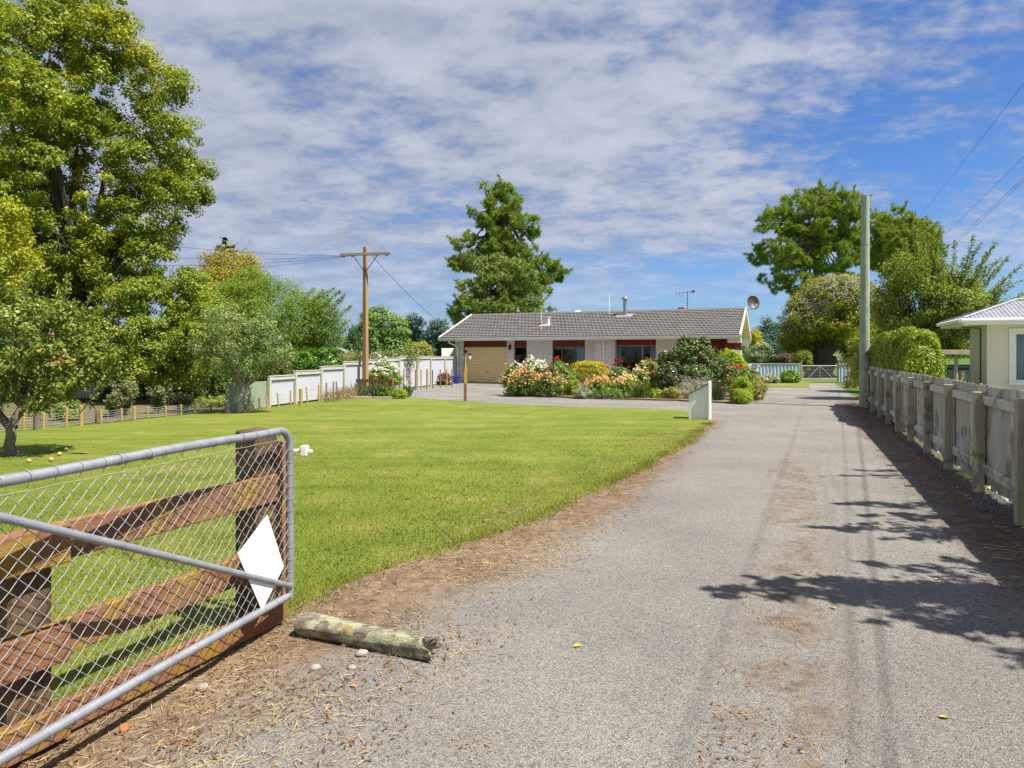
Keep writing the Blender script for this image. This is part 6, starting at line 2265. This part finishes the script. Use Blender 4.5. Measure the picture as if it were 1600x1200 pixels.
    o['kind'] = 'structure'


def shade_tree():
    """a tree beyond the right edge of the picture; its outer branches shade the drive"""
    cot = 1 / math.tan(SUN_EL)
    r = np.random.default_rng(14)
    base = Vector((11.2, 1.2, 0))
    t = thing('cherry_tree', 'tree outside the right of the picture whose branches shade the drive', 'tree', base)
    hub = Vector((8.6, 2.2, 3.9))
    mb = MB()
    Vs = []
    sprays = [((1085, 921), 3.6, 0.30), ((1175, 905), 3.4, 0.24), ((1255, 826), 3.5, 0.16), ((1300, 788), 3.3, 0.26), ((1345, 806), 3.7, 0.32), ((1400, 748), 4.6, 0.14), ((1330, 735), 4.9, 0.10), ((1290, 744), 4.9, 0.08), ((1380, 840), 3.7, 0.24),
              ((1330, 880), 3.6, 0.16), ((1400, 930), 3.8, 0.28), ((1370, 972), 3.9, 0.20), ((1440, 985), 3.9, 0.28), ((1540, 945), 3.8, 0.25), ((1560, 880), 3.7, 0.24), ((1520, 1010), 4.0, 0.14), ((1585, 1045), 4.0, 0.08), ((1480, 800), 3.5, 0.18), ((1550, 790), 3.4, 0.14), ((1250, 925), 3.6, 0.22)]
    for (x, y), z, dens in sprays:
        g = G(x, y)
        tip = g + SUN_H * (z * cot) + Vector((0, 0, z))
        root_ = tip + Vector((r.uniform(2.0, 2.7), r.uniform(-0.55, 0.05), r.uniform(0.2, 0.5)))
        pts = bez(tip, tip.lerp(root_, 0.5) + Vector((0, 0, r.uniform(-.1, .2))), root_, 9)
        mb.tube(pts, [0.004 + 0.003 * i for i in range(9)], 4)
        mb.tube([root_, root_.lerp(hub, 0.5) + Vector((0, 0, 0.1)), hub], [0.03, 0.04, 0.06], 5)
        n = int(5200 * dens)
        q = r.random(n) ** 0.75
        A = np.array([p[:] for p in pts])
        f = q * 8
        i0 = np.minimum(f.astype(int), 7)
        C = A[i0] * (1 - (f - i0))[:, None] + A[i0 + 1] * (f - i0)[:, None]
        # side twigs: leaves gather in small bunches
        b_ = (q * 22).astype(int)
        bo = r.normal(size=(24, 3))
        C = C + bo[b_] * (0.03 + 0.20 * q)[:, None] * [1, 1, .6] + r.normal(size=(n, 3)) * (0.02 + 0.09 * q)[:, None]
        D = unit(r.normal(size=(n, 3)))
        Vs.append(leaf_quads(C, unit(r.normal(size=(n, 3)) + [0, 0, .8]), D, r.uniform(.07, .13, n), r.uniform(.035, .06, n)))
    mb.tube([base, base + Vector((-0.5, 0.2, 1.6)), hub], [0.2, 0.16, 0.09], 9)
    mb.build('trunk', BARK, t, smooth=True)
    mesh_np('crown', np.concatenate(Vs).reshape(-1, 3), 4, bpy.data.materials['cherry_leaf'], t)


def blossom_quads(P, r_, petals, r, face=None):
    """rosettes of cupped petals"""
    n = len(P)
    A = unit(r.normal(size=(n, 3)) * 0.6 + np.array([0, -0.5, 0.8]))
    B = unit(np.cross(A, r.normal(size=(n, 3))))
    Cc = np.cross(A, B)
    out = []
    for ring, (k, rad, tilt) in enumerate(((petals, 1.0, 0.35), (max(3, petals - 2), 0.6, 0.9))):
        for j in range(k):
            a = 2 * np.pi * j / k + ring * 0.5
            d = unit(B * np.cos(a) + Cc * np.sin(a) + A * tilt)
            L = r_ * rad * r.uniform(.8, 1.2, n)
            N = unit(A - d * 0.3)
            out.append(leaf_quads(P + d * (L * 0.5)[:, None], N, d, L, L * 0.95))
    return np.concatenate(out)


def garden():
    r = np.random.default_rng(4)
    pal = {
        'white': (0.80, 0.79, 0.74), 'cream': (0.78, 0.66, 0.36), 'apricot': (0.80, 0.36, 0.13), 'peach': (0.80, 0.46, 0.22), 'red': (0.62, 0.008, 0.014), 'coral': (0.72, 0.07, 0.05),
        'pink': (0.72, 0.25, 0.32), 'orange': (0.75, 0.16, 0.02), 'mauve': (0.32, 0.24, 0.34), 'yellow': (0.62, 0.46, 0.02)}
    fm = {k: m_leaf(k + '_petal', tuple(c * 0.85 for c in v), v, None, 0.3, 0.6, 0.2, 0.3) for k, v in pal.items()}
    greens = {
        'rose': m_leaf('rose_leaf', (0.035, 0.075, 0.014), (0.080, 0.130, 0.022), (0.16, 0.20, 0.05), 0.3, 0.4, 0.45, 0.35, 2.0, gain=1.8),
        'mid': m_leaf('garden_leaf', (0.05, 0.10, 0.012), (0.105, 0.17, 0.02), (0.19, 0.24, 0.04), 0.35, 0.45, 0.4, 0.35, 2.0, gain=1.8),
        'lime': m_leaf('lime_garden_leaf', (0.11, 0.16, 0.015), (0.20, 0.25, 0.025), None, 0.35, 0.5, 0.3, 0.35, 2.0, gain=1.8),
        'gold': m_leaf('gold_leaf', (0.10, 0.115, 0.008), (0.26, 0.235, 0.012), (0.42, 0.33, 0.015), 0.3, 0.45, 0.4, 0.3, 2.5, gain=1.8),
        'camellia': m_leaf('camellia_leaf', (0.022, 0.046, 0.012), (0.062, 0.090, 0.022), (0.185, 0.20, 0.085), 0.2, 0.3, 0.6, 0.3, 2.0, gain=1.8),
        'grey': m_leaf('grey_leaf', (0.11, 0.12, 0.085), (0.20, 0.21, 0.155), (0.28, 0.26, 0.22), 0.25, 0.6, 0.3, 0.35, 2.0, gain=1.8),
        'olive': m_leaf('olive_leaf', (0.10, 0.10, 0.025), (0.19, 0.18, 0.05), (0.25, 0.2, 0.08), 0.3, 0.5, 0.3, 0.35, 2.0, gain=1.8),
        'rust': m_leaf('rust_leaf', (0.045, 0.022, 0.022), (0.10, 0.045, 0.034), (0.09, 0.11, 0.03), 0.25, 0.5, 0.3, 0.35, 2.0, gain=1.8)}

    def plant(name, label, cat, x0, x1, yt, yb, Y, green, leaf=(0.07, 0.04), n=110, cr=0.15, per=40, fl=(), group=None, lumps=5):
        """x0..x1, yt: outline in the photograph; standing Y metres away"""
        m = Y / FOC
        xc = (x0 + x1) / 2
        p = at(xc, 600, Y)
        p.z = 0.05
        H = (CAMH - (yt - HZ) * m) * 1.01
        n = int(n * 1.35)
        Wd = (x1 - x0) / 2 * m
        z0 = max(0.0, CAMH - (yb - HZ) * m) if yb else 0.0
        lob = []
        for k in range(lumps):
            q = (k + 0.5) / lumps * 2 - 1
            rx = Wd * (0.55 if lumps > 2 else 0.9)
            hh = H * (1 - 0.30 * abs(q) ** 1.5) * r.uniform(0.85, 1.0) if lumps > 1 else H
            lob.append((np.array([p.x + q * (Wd - rx * 0.8), p.y + r.uniform(-.2, .2), z0 + (hh - z0) * 0.5]), np.array([rx, min(rx, 0.75), (hh - z0) * 0.54])))
        t = thing(name, label, cat, p, 0, group)
        P, O = crown_clumps(lob, n, r, 0.3, 0.08)
        V = clump_leaves(P, O, cr, per, leaf[0], leaf[1], r, 0.85, 0.1, 0.35, 0.05)
        mesh_np('foliage', V.reshape(-1, 3), 4, greens[green], t)
        mb = MB()
        for _ in range(7):
            i = r.integers(len(P))
            mb.tube(bez((p.x + r.uniform(-.5, .5) * Wd, p.y + r.uniform(-.1, .1), 0.02), (p.x, p.y, H * 0.4), P[i]), [0.014 - 0.0015 * k for k in range(7)], 5)
        mb.build('stem', BARK, t)
        for col, cnt, rr, lo, pet in fl:
            # blossoms sit on the outside, in the upper part and on the sunny side
            z = P[:, 2]
            ok = np.where((z > z0 + (H - z0) * lo) & (O[:, 1] < 0.45))[0]
            if len(ok) == 0:
                ok = np.arange(len(P))
            cnt = int(cnt * 0.8)
            idx = r.choice(ok, cnt)
            Q = P[idx] + O[idx] * cr * r.uniform(0.7, 1.25, (cnt, 1)) + r.normal(size=(cnt, 3)) * cr * 0.5 + np.array([0, -0.02, 0.03])
            Q[:, 2] = np.maximum(Q[:, 2], 0.12)
            o = mesh_np('blossoms', blossom_quads(Q, rr * 0.85, pet, r).reshape(-1, 3), 4, fm[col], t)
            o['kind'] = 'stuff'
        return t

    def big_bloom(t, px, py, Y, rr, col):
        """one big flower head you can point at"""
        c = np.array([at(px, py, Y)])
        rr *= 0.74
        V = [blossom_quads(c + r.normal(size=(1, 3)) * rr * 0.25, rr * s, 7, r) for s in (1.0, 0.8, 0.6, 0.9)]
        mesh_np('blossom', np.concatenate(V).reshape(-1, 3), 4, fm[col], t)

    RG = 'roses in the bed before the house'
    a = plant('rose_bush', 'cream flowered rose bush at the left end of the bed', 'rose bush', 787, 815, 572, 616, 26.4, 'rose', n=120, fl=(('cream', 110, 0.055, 0.35, 5),), group=RG)
    plant('rose_bush', 'white flowered rose bush under the window beside the garage', 'rose bush', 806, 858, 561, 605, 28.2, 'rose', n=150, fl=(('white', 210, 0.07, 0.55, 5), ('cream', 40, 0.05, 0.3, 5)), group=RG)
    plant('rose_bush', 'apricot orange rose bush at the front left of the bed', 'rose bush', 797, 842, 580, 618, 25.6, 'rose', n=150, fl=(('apricot', 90, 0.06, 0.5, 5), ('peach', 60, 0.055, 0.3, 5)), group=RG)
    plant('rose_bush', 'pinkish apricot rose bush right of the orange one in the front row', 'rose bush', 838, 884, 584, 620, 25.4, 'rose', n=150, fl=(('peach', 90, 0.055, 0.5, 5), ('pink', 14, 0.055, 0.4, 5)), group=RG)
    b = plant('rose_bush', 'tall red rose bush below the three pane window', 'rose bush', 846, 892, 562, 604, 27.8, 'rose', n=130, fl=(('cream', 30, 0.05, 0.3, 5),), group=RG)
    for x, y, s in ((870, 559, 0.11), (862, 568, 0.085), (856, 582, 0.10), (876, 575, 0.075)):
        big_bloom(b, x, y, 27.4, s, 'red')
    for x, y in ((850, 561), (859, 574)):
        big_bloom(b, x, y, 27.4, 0.07, 'pink')
    plant('lime_shrub', 'feathery lime green clump in the front of the bed', 'shrub', 878, 908, 588, 616, 25.6, 'lime', (0.08, 0.015), 130, 0.12, 60)
    m_ = 28.4 / FOC
    c0 = at(920, 600, 28.4)
    c0.z = 0.05
    cs = thing('clipped_shrub', 'clipped golden yellow shrub like a loaf in the middle of the bed', 'shrub', c0)
    clipped_leaves(cs, Vector((c0.x, c0.y, 0.66)), (DU, DV), (33 * m_, 0.5, 0.62), 15000, (0.052, 0.034), greens['gold'], r, 2.8)
    plant('low_shrub', 'dark rounded shrub left of the golden clipped one', 'shrub', 884, 905, 572, 602, 27.9, 'rose', (0.06, 0.035), 70, 0.13, 40, lumps=2)
    plant('lavender', 'grey mauve low cushion at the front edge of the bed', 'lavender', 895, 926, 604, 624, 24.4, 'grey', (0.06, 0.012), 90, 0.09, 45, (('mauve', 90, 0.03, 0.5, 4),))
    plant('flower_clump', 'long drift of peach flowers before the golden shrub', 'flowers', 916, 962, 593, 622, 24.9, 'mid', n=160, fl=(('peach', 150, 0.05, 0.6, 5), ('cream', 60, 0.05, 0.5, 5)), group='peach flowers')
    plant('flower_clump', 'right part of the peach flower drift with dark green base', 'flowers', 956, 998, 590, 622, 25.0, 'mid', n=160, fl=(('peach', 110, 0.05, 0.6, 5), ('cream', 80, 0.055, 0.5, 5)), group='peach flowers')
    c = plant('pink_flower', 'single tall pink flower head in front of the golden shrub', 'flower', 908, 922, 598, 624, 24.6, 'mid', n=20, lumps=1)
    big_bloom(c, 915, 598.5, 24.5, 0.10, 'pink')
    d = plant('rose_bush', 'red rose bush standing before the dark open window', 'rose bush', 950, 984, 566, 606, 27.4, 'rose', n=120, fl=(('white', 10, 0.06, 0.4, 5),), group=RG)
    for x, y, s in ((963, 563, 0.13), (960, 571, 0.13), (949, 574, 0.10), (984, 573, 0.085), (971, 566, 0.08), (958, 577, 0.06)):
        big_bloom(d, x, y, 27.0, s, 'red')
    plant('rose_bush', 'cream rose bush behind the peach drift at the open window', 'rose bush', 988, 1012, 566, 604, 27.6, 'mid', n=80, fl=(('cream', 16, 0.075, 0.5, 5), ('white', 10, 0.07, 0.5, 5)), group=RG)
    e = plant('rose_bush', 'tall yellow green rose bush left of the big dark shrub', 'rose bush', 1004, 1032, 559, 608, 27.0, 'olive', n=140, fl=(('peach', 8, 0.06, 0.5, 5), ('cream', 8, 0.07, 0.5, 5)), group=RG)
    big_bloom(e, 1020, 586, 26.4, 0.085, 'coral')
    big_bloom(e, 1004, 565, 26.8, 0.075, 'cream')
    plant('rose_bush', 'pale pink and cream roses below the dark open window', 'rose bush', 975, 1016, 578, 612, 26.2, 'mid', n=120, fl=(('cream', 50, 0.06, 0.5, 5), ('pink', 16, 0.055, 0.5, 5), ('white', 20, 0.06, 0.5, 5)), group=RG)
    plant('low_shrub', 'lime yellow low plant right of the strap leaved clump', 'shrub', 1014, 1038, 608, 625, 24.0, 'lime', (0.06, 0.045), 70, 0.10, 40, lumps=2)
    plant('low_shrub', 'olive brown low plants left of the white timber bin', 'shrub', 1034, 1062, 606, 627, 23.7, 'olive', (0.06, 0.03), 80, 0.11, 40)
    plant('low_shrub', 'dark green low plants in the front between grey cushion and drift', 'shrub', 928, 985, 608, 625, 24.3, 'rose', (0.06, 0.03), 120, 0.10, 40)
    # the big glossy shrub
    L = [(1082, 560, 30, 30), (1075, 545, 20, 18), (1098, 550, 16, 18), (1050, 575, 24, 24), (1042, 560, 12, 12), (1110, 572, 24, 22), (1130, 582, 18, 18), (1080, 590, 44, 20), (1040, 596, 16, 18), (1072, 532, 6, 7), (1066, 555, 20, 20), (1100, 535, 8, 6)]
    p = at(1082, 600, 26.0)
    p.z = 0.05
    tree('camellia', 'big dark glossy leaved shrub dominating the right of the bed', 'shrub', p, lobes_px(L, 26.0, 0.9, 0.25, 31), 640, 0.17, 46, (0.095, 0.055), greens['camellia'], 41, 0.07, p + Vector((0, 0, .7)), 14, flat=0.85, upb=0.3, zmin=0.1, part='foliage')
    plant('lavender', 'grey mauve lavender clump behind the white timber bin', 'lavender', 1052, 1118, 590, 622, 23.9, 'grey', (0.07, 0.012), 170, 0.12, 50, (('mauve', 190, 0.03, 0.55, 4),))
    plant('tall_shrub', 'bright yellow green shrub against the right end of the house', 'shrub', 1112, 1172, 546, 592, 28.0, 'lime', (0.09, 0.05), 230, 0.17, 40)
    f = plant('rose_bush', 'coral red rose bush at the right end of the bed', 'rose bush', 1138, 1192, 570, 618, 24.6, 'rose', n=220, fl=(('white', 26, 0.055, 0.45, 5), ('coral', 10, 0.05, 0.3, 5)), group=RG)
    for x, y, s in ((1151, 573, 0.10), (1161, 573, 0.10), (1155, 575, 0.075), (1141, 574, 0.075), (1179, 577, 0.075), (1166, 574, 0.06)):
        big_bloom(f, x, y, 24.0, s, 'coral')
    plant('leggy_plant', 'tall olive brown leggy plant at the right corner of the bed', 'shrub', 1166, 1188, 585, 626, 23.2, 'olive', (0.07, 0.03), 90, 0.12, 36, lumps=2)
    g = plant('gazania', 'orange flowered clump on the extreme right of the bed', 'flowers', 1178, 1198, 594, 621, 23.6, 'rose', (0.10, 0.02), 80, 0.11, 36, lumps=2)
    for x, y in ((1192, 598), (1187, 594)):
        big_bloom(g, x, y, 23.2, 0.065, 'orange')
    h = plant('spiky_mound', 'yellow green spiky mound at the front right of the bed', 'shrub', 1142, 1170, 606, 632, 22.0, 'lime', (0.13, 0.018), 90, 0.13, 50, lumps=2)
    big_bloom(h, 1147, 610, 21.8, 0.06, 'orange')
    plant('fern_clump', 'light green ferny plants behind the spiky mound', 'plant', 1140, 1178, 590, 622, 23.0, 'lime', (0.10, 0.03), 110, 0.14, 36)

    def straps(name, label, px, py, n, h, w, spread, mat, fan=0.5):
        p = G(px, py)
        t = thing(name, label, 'plant', p)
        V = []
        for _ in range(n):
            b0 = Vector((p.x + r.normal(0, spread), p.y + r.normal(0, spread * 0.6), 0.04))
            d = Vector((r.normal(0, fan), r.normal(0, fan) - 0.1, 1)).normalized()
            hh = h * r.uniform(0.6, 1.15)
            sd_ = Vector((r.normal(), r.normal() * .5, 0)).normalized() * w * 0.5
            m1 = b0 + d * hh * 0.55
            tip = b0 + d * hh + Vector((d.x, d.y, -0.25)) * hh * 0.25
            V.append([b0 - sd_ * .7, b0 + sd_ * .7, m1 + sd_, m1 - sd_])
            V.append([m1 - sd_, m1 + sd_, tip + sd_ * 0.1, tip - sd_ * 0.1])
        mesh_np('leaves', np.array([[q[:] for q in f_] for f_ in V]).reshape(-1, 3), 4, mat, t)
        return t
    ms = m_leaf('strap_leaf', (0.06, 0.11, 0.02), (0.13, 0.19, 0.04), None, 0.3)
    msg = m_leaf('iris_leaf', (0.09, 0.14, 0.06), (0.17, 0.23, 0.11), None, 0.3)
    msd = m_leaf('rosemary_leaf', (0.05, 0.085, 0.04), (0.10, 0.14, 0.06), None, 0.2)
    straps('strap_plant', 'green strap leaved clump at the front middle of the bed', 1000, 624, 90, 0.72, 0.035, 0.10, ms)
    straps('strap_plant', 'upright grey green spiky plant right of the white timber bin', 1121, 628, 160, 0.72, 0.016, 0.11, msd, 0.16)
    straps('iris_clump', 'left iris clump with upright grey leaves below the rail', 563, 620.5, 60, 0.55, 0.04, 0.16, msg, 0.25)
    straps('iris_clump', 'middle iris clump with upright grey leaves below the rail', 584, 620.5, 70, 0.60, 0.04, 0.16, msg, 0.25)
    straps('iris_clump', 'right iris clump next to the yellow cushion', 604, 621, 60, 0.55, 0.04, 0.16, msg, 0.25)
    straps('strap_plant', 'dark green strap leaves at the right end of the iris bed', 636, 620.5, 70, 0.55, 0.035, 0.09, ms, 0.3)
    straps('dry_grass', 'dry straw coloured grass clump left of the iris bed', 528, 625.5, 130, 0.45, 0.018, 0.25, M_STRAW, 0.4)
    straps('dry_grass', 'second dry straw coloured clump along the low pale fence', 515, 627, 80, 0.36, 0.018, 0.2, M_STRAW, 0.45)
    straps('dry_grass', 'third dry grass clump nearest the iris bed', 543, 622, 100, 0.5, 0.02, 0.16, M_STRAW, 0.35)
    plant('yellow_cushion', 'yellow green cushion plant at the right of the iris bed', 'shrub', 613, 636, 606, 622, 24.6, 'lime', (0.06, 0.03), 70, 0.10, 40, lumps=2)
    plant('low_shrub', 'mid green leafy plants between irises and yellow cushion', 'shrub', 592, 618, 604, 622, 25.2, 'mid', (0.07, 0.04), 70, 0.11, 36, lumps=2)
    plant('rose_bush', 'white climbing roses at the foot of the timber pole', 'rose bush', 573, 628, 562, 606, 26.9, 'mid', n=230, fl=(('white', 150, 0.065, 0.45, 5), ('pink', 8, 0.05, 0.3, 5)))
    plant('ivy_shrub', 'green ivy clad shrub at the left end of the low brown rail', 'shrub', 549, 574, 586, 614, 26.6, 'mid', (0.07, 0.05), 90, 0.13, 40, lumps=2)
    plant('potted_shrub', 'purple leaved shrub left of the blue pot by the garage', 'shrub', 684, 706, 583, 603, 35.2, 'rust', (0.10, 0.06), 70, 0.15, 36, (('white', 12, 0.07, 0.2, 5), ('mauve', 8, 0.07, 0.2, 5)), lumps=2)
    plant('low_shrub', 'leafy plants at the foot of the blue grey ribbed fence', 'shrub', 1185, 1215, 585, 600, 37.4, 'grey', (0.12, 0.07), 70, 0.16, 36, lumps=2)
    plant('low_shrub', 'bright green bush before the ribbed fence near the field gate', 'shrub', 1222, 1246, 578, 600, 37.6, 'mid', (0.16, 0.08), 90, 0.22, 36, lumps=2)


trees_left()
trees_back()
shade_tree()
garden()
